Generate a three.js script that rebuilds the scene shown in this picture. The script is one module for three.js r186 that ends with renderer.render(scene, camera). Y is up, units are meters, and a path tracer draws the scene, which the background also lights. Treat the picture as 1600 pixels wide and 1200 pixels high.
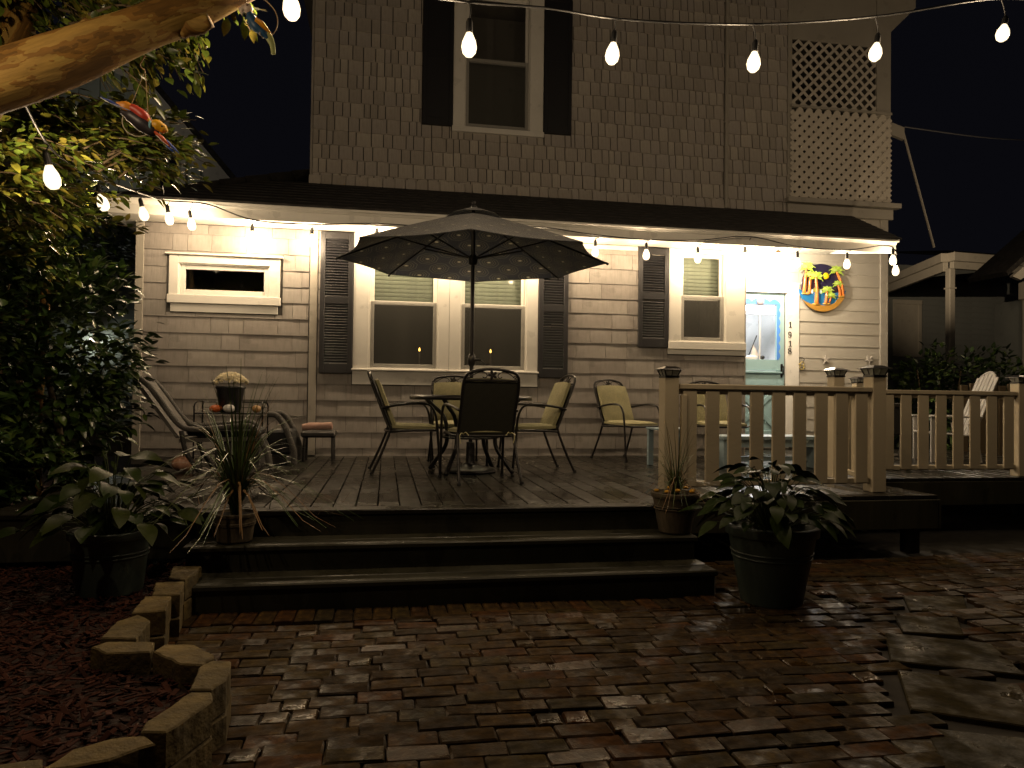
import * as THREE from 'three';
import { mergeGeometries, mergeVertices } from 'three/addons/utils/BufferGeometryUtils.js';
import { TextGeometry } from 'three/addons/geometries/TextGeometry.js';
import { FontLoader } from 'three/addons/loaders/FontLoader.js';

// ---------------------------------------------------------------- camera, sky, exposure
const scene = new THREE.Scene();
const camera = new THREE.PerspectiveCamera(55.94, 4 / 3, 0.05, 300);
camera.position.set(0, 1.17, 8.71);
camera.rotation.set(0.0175, -0.1728, 0.0125, 'YXZ');
const renderer = new THREE.WebGLRenderer({ antialias: true });
renderer.setSize(1024, 768);
renderer.toneMapping = THREE.LinearToneMapping;
renderer.toneMappingExposure = 1.0;
renderer.shadowMap.enabled = true;
{ // a moonless, overcast night sky: dark blue-grey, a little paler towards the town on the horizon
  const W = 64, H = 32, d = new Float32Array(W * H * 4);
  for (let j = 0; j < H; j++) for (let i = 0; i < W; i++) {
    const k = (j * W + i) * 4, up = Math.abs((j + 0.5) / H - 0.5) * 2, g = 1 + 0.5 * (1 - up);
    d[k] = 0.0019 * g; d[k + 1] = 0.0019 * g; d[k + 2] = 0.0028 * g; d[k + 3] = 1;
  }
  const sky = new THREE.DataTexture(d, W, H, THREE.RGBAFormat, THREE.FloatType);
  sky.mapping = THREE.EquirectangularReflectionMapping; sky.magFilter = THREE.LinearFilter; sky.needsUpdate = true;
  scene.background = sky; scene.environment = sky;
}
const EAVE_CD = 1.15, TOP_CD = 2.3, PORCH_CD = 12;       // strengths of the lamps, in candela
const WARM = new THREE.Color().setRGB(1, 0.74, 0.46);
const KITCHEN_CD = 14;

// ---------------------------------------------------------------- helpers
function rng(a) { return () => { a |= 0; a = (a + 0x6d2b79f5) | 0; let t = Math.imul(a ^ (a >>> 15), 1 | a); t = (t + Math.imul(t ^ (t >>> 7), 61 | t)) ^ t; return ((t ^ (t >>> 14)) >>> 0) / 4294967296; }; }
const rnd = rng(1234), R = (a, b) => a + (b - a) * rnd(), PI = Math.PI;
const V = (x, y, z) => new THREE.Vector3(x, y, z);
const taken = {};
function uniq(n) { if (!(n in taken)) { taken[n] = 0; return n; } taken[n]++; return n + '_' + String(taken[n]).padStart(3, '0'); }
function tag(o, label, category, group) { o.userData.label = label; o.userData.category = category; if (group) o.userData.group = group; return o; }
function thing(name, label, category, p = [0, 0, 0], ry = 0, group) {
  const o = new THREE.Group(); o.name = uniq(name); o.position.set(...p); o.rotation.y = ry; scene.add(o);
  return tag(o, label, category, group);
}
function struct(name, parentOrGeo, mat) {
  const o = parentOrGeo ? new THREE.Mesh(parentOrGeo, mat) : new THREE.Group();
  o.name = uniq(name); o.userData.kind = 'structure'; o.castShadow = o.receiveShadow = true; scene.add(o); return o;
}
function sub(name, parent) { const o = new THREE.Group(); o.name = name; parent.add(o); return o; }
function M(name, geo, mat, parent, p, r) {
  const m = new THREE.Mesh(Array.isArray(geo) ? join(geo) : geo, mat); m.name = name; m.castShadow = m.receiveShadow = true;
  if (p) m.position.set(...p); if (r) m.rotation.set(...r);
  parent.add(m); return m;
}
function solo(name, geo, mat, label, category, p, r, group) { const m = M(uniq(name), geo, mat, scene, p, r); return tag(m, label, category, group); }
function strip(g) { // same attributes everywhere so that pieces can be joined
  g = g.index ? g.toNonIndexed() : g;
  for (const k of Object.keys(g.attributes)) if (!['position', 'normal', 'uv'].includes(k)) g.deleteAttribute(k);
  if (!g.attributes.uv) g.setAttribute('uv', new THREE.BufferAttribute(new Float32Array(g.attributes.position.count * 2), 2));
  return g;
}
function join(list) { return list.length === 1 ? list[0] : mergeGeometries(list.map(strip)); }
function mv(g, x = 0, y = 0, z = 0, rx = 0, ry = 0, rz = 0) {
  g.applyMatrix4(new THREE.Matrix4().compose(V(x, y, z), new THREE.Quaternion().setFromEuler(new THREE.Euler(rx, ry, rz, 'YXZ')), V(1, 1, 1))); return g;
}
function boxUV(g, ox = 0, oy = 0) { // uv in metres from the face's main direction
  g = g.index ? g.toNonIndexed() : g; g.computeVertexNormals();
  const p = g.attributes.position, n = g.attributes.normal, uv = new Float32Array(p.count * 2);
  for (let i = 0; i < p.count; i++) {
    const ax = Math.abs(n.getX(i)), ay = Math.abs(n.getY(i)), az = Math.abs(n.getZ(i));
    let u, v;
    if (ay >= ax && ay >= az) { u = p.getX(i); v = p.getZ(i); } else if (az >= ax) { u = p.getX(i); v = p.getY(i); } else { u = p.getZ(i); v = p.getY(i); }
    uv[i * 2] = u + ox; uv[i * 2 + 1] = v + oy;
  }
  g.setAttribute('uv', new THREE.BufferAttribute(uv, 2)); return g;
}
function flat(tris) { // list of triangles [[a,b,c],...] of Vector3
  const a = new Float32Array(tris.length * 9); let k = 0;
  for (const t of tris) for (const v of t) { a[k++] = v.x; a[k++] = v.y; a[k++] = v.z; }
  const g = new THREE.BufferGeometry(); g.setAttribute('position', new THREE.BufferAttribute(a, 3)); g.computeVertexNormals(); return g;
}
// box with chamfered edges, 44 triangles; centred, or from its base when base = true
function cbox(w, h, d, c = 0.004, ox, oy) {
  c = Math.min(c, w * 0.45, h * 0.45, d * 0.45);
  const X = w / 2, Y = h / 2, Z = d / 2, T = [];
  const P = (sx, sy, sz, k) => V(sx * (X - (k === 0 ? 0 : c)), sy * (Y - (k === 1 ? 0 : c)), sz * (Z - (k === 2 ? 0 : c)));
  const q = (a, b, e, f) => { // orient outwards
    const n = b.clone().sub(a).cross(e.clone().sub(a)), m = a.clone().add(b).add(e).add(f);
    if (n.dot(m) < 0) [b, f] = [f, b]; T.push([a, b, e], [a, e, f]);
  };
  for (const s of [-1, 1]) {
    q(P(s, -1, -1, 0), P(s, 1, -1, 0), P(s, 1, 1, 0), P(s, -1, 1, 0));
    q(P(-1, s, -1, 1), P(1, s, -1, 1), P(1, s, 1, 1), P(-1, s, 1, 1));
    q(P(-1, -1, s, 2), P(1, -1, s, 2), P(1, 1, s, 2), P(-1, 1, s, 2));
    for (const t of [-1, 1]) {
      q(P(s, t, -1, 0), P(s, t, 1, 0), P(s, t, 1, 1), P(s, t, -1, 1));
      q(P(s, -1, t, 0), P(s, 1, t, 0), P(s, 1, t, 2), P(s, -1, t, 2));
      q(P(-1, s, t, 1), P(1, s, t, 1), P(1, s, t, 2), P(-1, s, t, 2));
      for (const u of [-1, 1]) {
        let a = P(s, t, u, 0), b = P(s, t, u, 1), e = P(s, t, u, 2);
        if (b.clone().sub(a).cross(e.clone().sub(a)).dot(a) < 0) [b, e] = [e, b]; T.push([a, b, e]);
      }
    }
  }
  return boxUV(flat(T), ox ?? R(0, 5), oy ?? R(0, 5));
}
const bar = (x0, x1, y0, y1, z0, z1, c = 0.003) => mv(cbox(x1 - x0, y1 - y0, z1 - z0, c), (x0 + x1) / 2, (y0 + y1) / 2, (z0 + z1) / 2);
// prism: polygon in (u,v) pushed along w; axis 'x' -> polygon in (z,y) along x
function prismX(poly, x0, x1) {
  const s = new THREE.Shape(poly.map(([z, y]) => new THREE.Vector2(z, y)));
  const g = new THREE.ExtrudeGeometry(s, { depth: x1 - x0, bevelEnabled: false });
  g.applyMatrix4(new THREE.Matrix4().makeBasis(V(0, 0, 1), V(0, 1, 0), V(-1, 0, 0))); // shape x -> z, depth -> -x
  g.translate(x1, 0, 0); return boxUV(g);
}
function tube(pts, r, seg = 6, n, closed = false) {
  const c = new THREE.CatmullRomCurve3(pts.map((p) => V(...p)), closed, 'centripetal');
  return new THREE.TubeGeometry(c, n || Math.max(2, pts.length * 4), r, seg, closed);
}
function rod(a, b, r, seg = 6) { return sweep([a, b], [r, r], seg, 1); }
// a limb whose radius changes along a smooth path
function sweep(pts, rad, seg = 10, n = 0, bump = 0, sx = 1, sy = 1) {
  n = n || pts.length * 5;
  const c = pts.length > 2 ? new THREE.CatmullRomCurve3(pts.map((p) => V(...p)), false, 'centripetal') : new THREE.LineCurve3(V(...pts[0]), V(...pts[1]));
  const fr = c.computeFrenetFrames(n, false), pos = [], uv = [], idx = []; let len = 0, last = null;
  for (let i = 0; i <= n; i++) {
    const t = i / n, p = pts.length > 2 ? c.getPoint(t) : c.getPoint(t), f = t * (rad.length - 1), k = Math.min(rad.length - 2, Math.floor(f));
    const e = f - k, s = e * e * (3 - 2 * e), r = rad.length > 2 ? rad[k] * (1 - s) + rad[k + 1] * s : rad[0] * (1 - t) + rad[1] * t;
    if (last) len += p.distanceTo(last); last = p;
    for (let j = 0; j <= seg; j++) {
      const a = (j / seg) * 2 * PI, w = r * (1 + bump * Math.sin(a * 3 + t * 9) * 0.5 + bump * Math.sin(a * 2 - t * 23) * 0.5);
      const q = p.clone().addScaledVector(fr.normals[i], Math.cos(a) * w * sx).addScaledVector(fr.binormals[i], Math.sin(a) * w * sy);
      pos.push(q.x, q.y, q.z); uv.push(a * r, len);
    }
  }
  for (let i = 0; i < n; i++) for (let j = 0; j < seg; j++) { const a = i * (seg + 1) + j, b = a + seg + 1; idx.push(a, b, a + 1, a + 1, b, b + 1); }
  for (const end of [0, n]) {
    const p = c.getPoint(end / n), k = pos.length / 3; pos.push(p.x, p.y, p.z); uv.push(0, 0);
    for (let j = 0; j < seg; j++) { const a = end * (seg + 1) + j; end ? idx.push(k, a + 1, a) : idx.push(k, a, a + 1); }
  }
  const g = new THREE.BufferGeometry(); g.setAttribute('position', new THREE.Float32BufferAttribute(pos, 3)); g.setAttribute('uv', new THREE.Float32BufferAttribute(uv, 2)); g.setIndex(idx);
  // frames can wind either way; make the faces look outwards
  g.computeVertexNormals(); return g;
}
const lathe = (prof, seg = 24) => new THREE.LatheGeometry(prof.map(([r, y]) => new THREE.Vector2(r, y)), seg);
function extr(poly, depth, bevel = 0, holes = []) {
  const s = new THREE.Shape(poly.map(([x, y]) => new THREE.Vector2(x, y)));
  for (const h of holes) s.holes.push(new THREE.Path(h.map(([x, y]) => new THREE.Vector2(x, y))));
  return new THREE.ExtrudeGeometry(s, { depth, bevelEnabled: bevel > 0, bevelSize: bevel, bevelThickness: bevel, bevelSegments: 1, curveSegments: 10 });
}
const rect = (x0, x1, y0, y1) => [[x0, y0], [x1, y0], [x1, y1], [x0, y1]];
function pillow(w, h, d, n = 8) { // a stuffed cushion: a box swollen in the middle
  const g = new THREE.BoxGeometry(w, h, d, n, n, 2), p = g.attributes.position;
  for (let i = 0; i < p.count; i++) {
    const x = p.getX(i) / (w / 2), y = p.getY(i) / (h / 2), z = p.getZ(i) / (d / 2);
    const e = Math.max(Math.abs(x), Math.abs(y)), k = Math.pow(Math.max(0, 1 - e * e), 0.35), r = 1 - 0.05 * (x * x * y * y);
    p.setXYZ(i, p.getX(i) * r, p.getY(i) * r, z * (d / 2) * (0.42 + 0.58 * k));
  }
  g.computeVertexNormals(); return g;
}

// ---------------------------------------------------------------- textures
function noiseGrid(seed, n) { const r = rng(seed), a = new Float32Array(n * n); for (let i = 0; i < a.length; i++) a[i] = r(); return (x, y) => { // tileable value noise
  x = ((x % n) + n) % n; y = ((y % n) + n) % n; const i = Math.floor(x), j = Math.floor(y), u = x - i, v = y - j, s = u * u * (3 - 2 * u), t = v * v * (3 - 2 * v), I = (i + 1) % n, J = (j + 1) % n;
  return (a[j * n + i] * (1 - s) + a[j * n + I] * s) * (1 - t) + (a[J * n + i] * (1 - s) + a[J * n + I] * s) * t; }; }
function fbm(seed, base, oct) { const f = []; for (let o = 0; o < oct; o++) f.push(noiseGrid(seed + o * 17, base << o)); return (u, v) => { let s = 0, w = 0.5, t = 0; for (let o = 0; o < oct; o++) { s += w * f[o](u * (base << o), v * (base << o)); t += w; w *= 0.55; } return s / t; }; }
function tex(n, size, fn, srgb, nh = n) { // fn(u,v) -> [r,g,b] 0..1 ; size in metres that one tile covers
  const d = new Uint8Array(n * nh * 4);
  for (let j = 0; j < nh; j++) for (let i = 0; i < n; i++) { const c = fn(i / n, j / nh), k = (j * n + i) * 4; for (let q = 0; q < 3; q++) d[k + q] = Math.max(0, Math.min(255, c[q] * 255)); d[k + 3] = 255; }
  const t = new THREE.DataTexture(d, n, nh); t.wrapS = t.wrapT = THREE.RepeatWrapping; t.magFilter = THREE.LinearFilter; t.minFilter = THREE.LinearMipmapLinearFilter; t.generateMipmaps = true;
  if (srgb) t.colorSpace = THREE.SRGBColorSpace; t.repeat.set(1 / size[0], 1 / size[1]); t.needsUpdate = true; return t;
}
const grey = (v) => [v, v, v];
const n1 = fbm(11, 4, 5), n2 = fbm(29, 8, 5), n3 = fbm(47, 16, 4), n4 = fbm(83, 3, 4);
// wood: streaks along v (vertical split shingles) or along u (boards)
const mapShingle = tex(256, [0.9, 0.9], (u, v) => { const k = 0.80 + 0.2 * n1(u, v) + 0.10 * (n3(u * 3, v * 0.5) - 0.5) - (n2(u, v) > 0.66 ? 0.06 : 0); return [k, k * 0.995, k * 0.985]; }, true);
const bumpShingle = tex(256, [0.45, 0.9], (u, v) => grey(0.5 * n3(u * 3, v * 0.3) + 0.5 * n2(u, v)), false);
const mapPaint = tex(256, [1.1, 1.1], (u, v) => { const k = 0.90 + 0.10 * n1(u, v) - (n2(u, v) > 0.7 ? 0.05 : 0); return [k, k, k * 0.99]; }, true);
const bumpPaint = tex(256, [0.5, 0.5], (u, v) => grey(0.6 * n2(u, v) + 0.4 * n3(u, v * 3)), false);
const mapDeck = tex(512, [1.2, 2.4], (u, v) => { const s = n3(u * 2, v * 0.2), b = n1(u, v), k = 0.62 + 0.28 * b + 0.16 * (s - 0.5); const w = n4(u, v) > 0.56 ? 0.86 : 1; return [k * w, k * w * 0.99, k * w * 0.96]; }, true);
const roughDeck = tex(256, [1.7, 1.7], (u, v) => grey(0.25 + 0.6 * Math.max(0, Math.min(1, (n1(u, v) - 0.3) * 2.2))), false);
const bumpDeck = tex(256, [0.5, 1], (u, v) => grey(0.7 * n3(u * 2, v * 0.3) + 0.3 * n2(u, v)), false);
const mapBrick = tex(256, [0.33, 0.33], (u, v) => { const k = 0.55 + 0.5 * n2(u, v) + 0.25 * (n3(u, v) - 0.5); const l = n1(u, v) > 0.62 ? 1.25 : 1; return [k * l, k * l * 0.97, k * l * 0.95]; }, true);
const bumpBrick = tex(256, [0.3, 0.3], (u, v) => grey(0.55 * n2(u, v) + 0.45 * n3(u, v)), false);
const roughBrick = tex(256, [0.55, 0.55], (u, v) => grey(0.15 + 0.85 * Math.max(0, Math.min(1, (n1(u, v) - 0.28) * 2.6))), false);
const mapStone = tex(256, [0.6, 0.6], (u, v) => { const k = 0.6 + 0.4 * n2(u, v) + 0.25 * (n3(u, v) - 0.5); return [k, k * 0.97, k * 0.9]; }, true);
const mapBark = tex(256, [0.30, 0.8], (u, v) => { const a = n1(u, v), st = n3(u * 2, v * 0.4), b = n2(u, v), p = a > 0.55 ? 1.12 : a > 0.46 ? 0.95 : 0.78, k = p * (0.66 + 0.22 * b + 0.2 * st); return [k, k * (a > 0.55 ? 0.94 : 0.86), k * (a > 0.55 ? 0.82 : 0.68)]; }, true);
const bumpBark = tex(256, [0.30, 0.8], (u, v) => { const a = n1(u, v); return grey((a > 0.55 ? 0.8 : a > 0.46 ? 0.6 : 0.45) * 0.6 + 0.4 * n3(u * 2, v * 0.4)); }, false);
const mapRoof = tex(256, [0.7, 0.7], (u, v) => { const k = 0.5 + 0.7 * n3(u, v) * n2(u, v) * 1.6; return grey(k); }, true);
const mapWeave = tex(128, [0.12, 0.12], (u, v) => { const a = Math.sin(u * 16 * PI), b = Math.sin(v * 16 * PI), k = 0.72 + 0.18 * a * b + 0.2 * (n1(u, v) - 0.5); return grey(k); }, true);
const bumpWeave = tex(128, [0.12, 0.12], (u, v) => grey(0.5 + 0.5 * Math.sin(u * 16 * PI) * Math.sin(v * 16 * PI)), false);
const mapCloth = tex(256, [0.5, 0.5], (u, v) => { const k = 0.82 + 0.16 * n1(u, v) + 0.12 * (n3(u, v) - 0.5); return grey(k); }, true);
const bumpCloth = tex(256, [0.08, 0.08], (u, v) => grey(0.5 + 0.25 * Math.sin(u * 64 * PI) + 0.25 * Math.sin(v * 64 * PI)), false);

function mat(rgb, o = {}) { const m = new THREE.MeshPhysicalMaterial({ roughness: 0.6, side: THREE.DoubleSide, ...o }); m.color.setRGB(...rgb); return m; }
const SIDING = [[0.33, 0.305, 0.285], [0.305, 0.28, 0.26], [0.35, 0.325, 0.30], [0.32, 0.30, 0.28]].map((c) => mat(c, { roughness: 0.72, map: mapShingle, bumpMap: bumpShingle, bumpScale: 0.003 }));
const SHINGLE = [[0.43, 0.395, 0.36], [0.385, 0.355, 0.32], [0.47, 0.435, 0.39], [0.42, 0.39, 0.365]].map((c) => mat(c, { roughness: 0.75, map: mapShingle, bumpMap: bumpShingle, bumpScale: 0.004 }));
const SHEATH = mat([0.07, 0.065, 0.058], { roughness: 0.9 });
const WHITE = mat([0.74, 0.72, 0.68], { roughness: 0.45, map: mapPaint, bumpMap: bumpPaint, bumpScale: 0.0008 });
const CORNER = mat([0.36, 0.335, 0.295], { roughness: 0.6, map: mapPaint, bumpMap: bumpPaint, bumpScale: 0.001 });
const BLACKP = mat([0.014, 0.014, 0.017], { roughness: 0.5, map: mapPaint, bumpMap: bumpPaint, bumpScale: 0.001 });
const ROOF = mat([0.035, 0.031, 0.028], { roughness: 0.9, map: mapRoof });
const GLASS = mat([1, 1, 1], { roughness: 0.02, transmission: 1, thickness: 0, ior: 1.5 });
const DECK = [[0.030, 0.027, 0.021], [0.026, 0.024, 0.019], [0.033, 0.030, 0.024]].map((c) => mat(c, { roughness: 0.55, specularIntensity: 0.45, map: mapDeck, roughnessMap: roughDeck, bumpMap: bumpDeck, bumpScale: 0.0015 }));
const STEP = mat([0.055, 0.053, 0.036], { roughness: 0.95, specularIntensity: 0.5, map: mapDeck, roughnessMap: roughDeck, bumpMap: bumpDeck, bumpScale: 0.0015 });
const RAIL = [[0.50, 0.43, 0.31], [0.46, 0.395, 0.285]].map((c) => mat(c, { roughness: 0.6, map: mapPaint, bumpMap: bumpPaint, bumpScale: 0.001 }));
const IRON = mat([0.012, 0.011, 0.011], { roughness: 0.38, metalness: 0.2 });
const WIRE = mat([0.008, 0.008, 0.008], { roughness: 0.5 });

// ---------------------------------------------------------------- the cottage
const DY = 0.45;                                        // deck level
const house = thing('cottage', 'grey shingled two storey cottage with white trim and black shutters', 'house');
const holesLow = [rect(-2.33, -1.34, 2.28, 2.64), rect(-0.21, 0.61, 1.48, 3.03), rect(0.87, 1.69, 1.48, 3.03), rect(3.68, 4.30, 1.90, 3.05)];
const lowWall = M('lower_wall', boxUV(extr(rect(-2.76, 4.57, 0.05, 3.27), 0.12, 0, holesLow)), SHEATH, house, [0, 0, -0.121]);
// tapered siding board, thick at its lower edge, set on the wall's face
const boardGeos = new Map();
function sidingGeo(w, h, thick) {
  const key = w.toFixed(3) + '_' + h.toFixed(3) + '_' + thick;
  if (!boardGeos.has(key)) { const g = prismX([[0, 0], [thick, 0], [thick * 0.35, h], [0, h]], -w / 2, w / 2); boardGeos.set(key, g); }
  return boardGeos.get(key);
}
function overlaps(x0, x1, y0, y1, list) { return list.some(([a, b, c, d]) => x0 < b && x1 > a && y0 < d && y1 > c); }
const q5 = (v) => Math.round(v / 0.02) * 0.02;
function courses({ parent, name, x0, x1, y0, y1, exp, wmin, wmax, z, thick, skip, mats, seed, spread = 0.004, drop = 0.003, keep = 1e9, rest }) {
  const r = rng(seed), pieces = []; let row = 0;
  for (let y = y0; y < y1 - 0.02; y += exp, row++) {
    const top = Math.min(y + exp + 0.012, y1); let x = x0;
    while (x < x1 - 0.005) {
      let w = q5(wmin + (wmax - wmin) * Math.pow(r(), 1.4)); if (x + w > x1 - wmin * 0.5) w = x1 - x;
      // cut the piece at windows and trim
      let a = x, b = Math.min(x + w, x1); x = b;
      const yl = y + (r() - 0.5) * 2 * drop;
      let segs = [[a, b, yl, top]];                     // cut round windows and trim, also above and below them
      for (const [sa, sb, sc, sd] of skip) segs = segs.flatMap(([p, q, lo, hi]) => (sb <= p || sa >= q || lo >= sd || hi <= sc ? [[p, q, lo, hi]]
        : [[p, Math.min(q, sa), lo, hi], [Math.max(p, sb), q, lo, hi], [Math.max(p, sa), Math.min(q, sb), lo, Math.min(hi, sc - 0.002)], [Math.max(p, sa), Math.min(q, sb), Math.max(lo, sd + 0.002), hi]].filter(([m, n, u, v]) => n - m > 0.015 && v - u > 0.02)));
      const tk = thick * (0.8 + 0.4 * r()), mt = mats[Math.floor(r() * mats.length)];
      for (const [p, q, lo, hi] of segs) pieces.push({ x: (p + q) / 2, y: lo, w: q - p - spread, h: hi - lo, t: tk, m: mt });
    }
  }
  pieces.sort((a, b) => a.x + (a.y - y0) * 0.6 - (b.x + (b.y - y0) * 0.6));   // the largest in the picture stand to the left and low
  const left = [];
  pieces.forEach((p, i) => {
    const t = Math.round(p.t * 500) / 500, g = sidingGeo(p.w, p.h, t);
    if (i < keep) M(name, g, p.m, parent, [p.x, p.y, z]); else left.push([p, g]);
  });
  for (const m of mats) { const l = left.filter(([p]) => p.m === m); if (l.length) { const o = M(rest, l.map(([p, g]) => g.clone().translate(p.x, p.y, z)), m, parent); o.userData.kind = 'stuff'; } }
}
const skipLow = [[-2.46, -1.195, 2.08, 2.75], [-0.9, -0.795, 0, 4], [-0.40, 1.84, 1.285, 3.2], [3.52, 4.575, 1.725, 3.2]];
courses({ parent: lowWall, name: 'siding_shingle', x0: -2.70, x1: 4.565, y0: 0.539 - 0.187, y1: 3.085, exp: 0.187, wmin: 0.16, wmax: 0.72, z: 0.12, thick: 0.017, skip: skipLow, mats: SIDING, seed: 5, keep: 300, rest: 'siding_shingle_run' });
M('trim_board', bar(-0.888, -0.802, 0.46, 3.085, 0, 0.026), CORNER, house);
M('corner_board', bar(-2.785, -2.70, 0.46, 3.085, 0, 0.028), CORNER, house);
M('corner_board', bar(4.566, 4.588, 0.46, 3.085, -0.12, 0.012), CORNER, house);
M('water_table', bar(-2.79, 4.59, 0.36, 0.452, 0.002, 0.022), SHEATH, house);
// side and back walls, closing the ground floor
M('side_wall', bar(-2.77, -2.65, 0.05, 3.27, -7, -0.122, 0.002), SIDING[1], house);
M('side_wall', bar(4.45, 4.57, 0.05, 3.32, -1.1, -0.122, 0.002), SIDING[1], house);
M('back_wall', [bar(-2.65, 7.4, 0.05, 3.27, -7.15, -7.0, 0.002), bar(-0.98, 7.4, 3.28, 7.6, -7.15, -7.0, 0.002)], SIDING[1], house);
const ROOM = mat([0.30, 0.285, 0.25], { roughness: 0.9, map: mapPaint }), ROOMW = mat([0.72, 0.73, 0.74], { roughness: 0.8, map: mapPaint });
M('interior_wall', [bar(-2.64, 4.45, 0.35, 3.2, -3.2, -3.1, 0.002), bar(-2.64, 4.45, 0.30, 0.40, -3.1, -0.13, 0.002), bar(-2.64, 4.45, 3.08, 3.2, -3.1, -0.13, 0.002)], ROOM, house);

// a window: opening in the wall, casing boards, sashes, panes, a blind behind
const SCREEN = mat([0.085, 0.085, 0.075], { roughness: 0.9, transparent: true, opacity: 0.42 });
const BLIND = mat([0.155, 0.185, 0.14], { roughness: 0.8, map: mapCloth });
function win({ x0, x1, y0, y1, z, cas, meet, blind, sash = 0.045, name = 'window', wall = 0.12 }) {
  const w = sub(name, house);
  const [cl, cr, ct, cb] = cas;
  M('casing', bar(cl, x0, y0, ct, z, z + 0.030), WHITE, w); M('casing', bar(x1, cr, y0, ct, z, z + 0.030), WHITE, w);
  if (ct - y1 > 0.02) M('casing', bar(x0 + 0.002, x1 - 0.002, y1, ct, z, z + 0.028), WHITE, w);
  M('sill', bar(cl - 0.012, cr + 0.012, cb, y0 - 0.001, z, z + 0.055, 0.005), WHITE, w);
  // jamb liner inside the wall
  M('jamb', [bar(x0 - 0.001, x0 + 0.015, y0, y1, z - wall, z + 0.012), bar(x1 - 0.015, x1 + 0.001, y0, y1, z - wall, z + 0.012), bar(x0 + 0.016, x1 - 0.016, y1 - 0.015, y1 + 0.001, z - wall, z + 0.012), bar(x0 + 0.016, x1 - 0.016, y0 - 0.001, y0 + 0.015, z - wall, z + 0.012)], WHITE, w);
  const X0 = x0 + 0.016, X1 = x1 - 0.016, Y0 = y0 + 0.016, Y1 = y1 - 0.016, s = sash;
  const frame = (a, b, c, d, zz, n) => {
    M('sash', [bar(a, a + s, c, d, zz - 0.03, zz, 0.004), bar(b - s, b, c, d, zz - 0.03, zz, 0.004), bar(a + s, b - s, c, c + s, zz - 0.03, zz - 0.001, 0.004), bar(a + s, b - s, d - s, d, zz - 0.03, zz - 0.001, 0.004)], WHITE, w);
    M('pane', new THREE.PlaneGeometry(b - a - 2 * s + 0.01, d - c - 2 * s + 0.01), GLASS, w, [(a + b) / 2, (c + d) / 2, zz - 0.015]);
  };
  if (meet) { frame(X0, X1, meet - 0.02, Y1, z - 0.035, 1); frame(X0, X1, Y0, meet + 0.022, z + 0.0, 2); } else frame(X0, X1, Y0, Y1, z - 0.01, 1);
  if (meet) M('insect_screen', new THREE.PlaneGeometry(X1 - X0 - 0.012, meet + 0.02 - Y0), SCREEN, w, [(X0 + X1) / 2, (Y0 + meet + 0.02) / 2, z + 0.007]);
  if (blind) {
    const n = Math.round((y1 - blind) / 0.05);
    for (let i = 0; i < n; i++) M('blind_slat', prismX([[0, 0], [0.005, 0.004], [0.007, 0.025], [0.005, 0.046], [0, 0.0495]], X0 + 0.01, X1 - 0.01), BLIND, w, [0, y1 - 0.02 - (i + 1) * 0.05, z - wall - 0.04]);
    M('blind_rail', bar(X0 + 0.008, X1 - 0.008, y1 - 0.02 - n * 0.05 - 0.026, y1 - 0.021 - n * 0.05, z - wall - 0.045, z - wall - 0.02), WHITE, w);
  }
  return w;
}
const w1 = win({ x0: -2.33, x1: -1.34, y0: 2.28, y1: 2.64, z: 0, cas: [-2.43, -1.225, 2.73, 2.182], sash: 0.05, name: 'small_window' });
M('head_cap', bar(-2.47, -1.19, 2.731, 2.752, 0, 0.06, 0.004), WHITE, w1); M('apron', bar(-2.41, -1.245, 2.085, 2.181, 0, 0.028), WHITE, w1);
win({ x0: -0.21, x1: 0.61, y0: 1.48, y1: 3.03, z: 0, cas: [-0.39, 0.738, 3.085, 1.455], meet: 2.265, blind: 2.31 });
win({ x0: 0.87, x1: 1.69, y0: 1.48, y1: 3.03, z: 0, cas: [0.742, 1.83, 3.085, 1.455], meet: 2.265, blind: 2.31 });
M('window_apron', bar(-0.392, 1.832, 1.292, 1.453, 0, 0.032, 0.004), WHITE, house);
win({ x0: 3.68, x1: 4.30, y0: 1.90, y1: 3.05, z: 0, cas: [3.525, 4.56, 3.085, 1.80], meet: 2.475, blind: 2.52 });
M('window_apron', bar(3.515, 4.57, 1.735, 1.798, 0, 0.03, 0.004), WHITE, house);

// louvred shutters
const lvGeo = new Map();
function shutter(x0, x1, y0, y1, z, mid) {
  const s = sub('shutter', house), st = 0.055, zz = z + 0.018;
  M('stile', bar(x0, x0 + st, y0, y1, zz, zz + 0.03), BLACKP, s); M('stile', bar(x1 - st, x1, y0, y1, zz, zz + 0.03), BLACKP, s);
  const rails = [[y0, y0 + 0.11], [mid - 0.04, mid + 0.04], [y1 - 0.08, y1]];
  for (const [a, b] of rails) M('rail', bar(x0 + st, x1 - st, a, b, zz, zz + 0.028), BLACKP, s);
  M('backing', bar(x0 + 0.01, x1 - 0.01, y0 + 0.01, y1 - 0.01, zz - 0.016, zz - 0.004, 0.001), BLACKP, s);
  for (const [a, b] of [[y0 + 0.11, mid - 0.04], [mid + 0.04, y1 - 0.08]]) {
    const l = []; for (let y = a + 0.004; y < b - 0.02; y += 0.032) l.push(prismX([[0.004, 0.026], [0.001, 0.030], [0.026, 0.004], [0.024, 0.001]], x0 + st, x1 - st).translate(0, y, zz));
    const o = M('louvers', l, BLACKP, s); o.userData.kind = 'stuff';
  }
  return s;
}
shutter(-0.772, -0.397, 1.42, 3.07, 0, 2.27); shutter(1.838, 2.207, 1.41, 3.07, 0, 2.26); shutter(3.115, 3.517, 1.815, 3.07, 0, 2.46);

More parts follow.
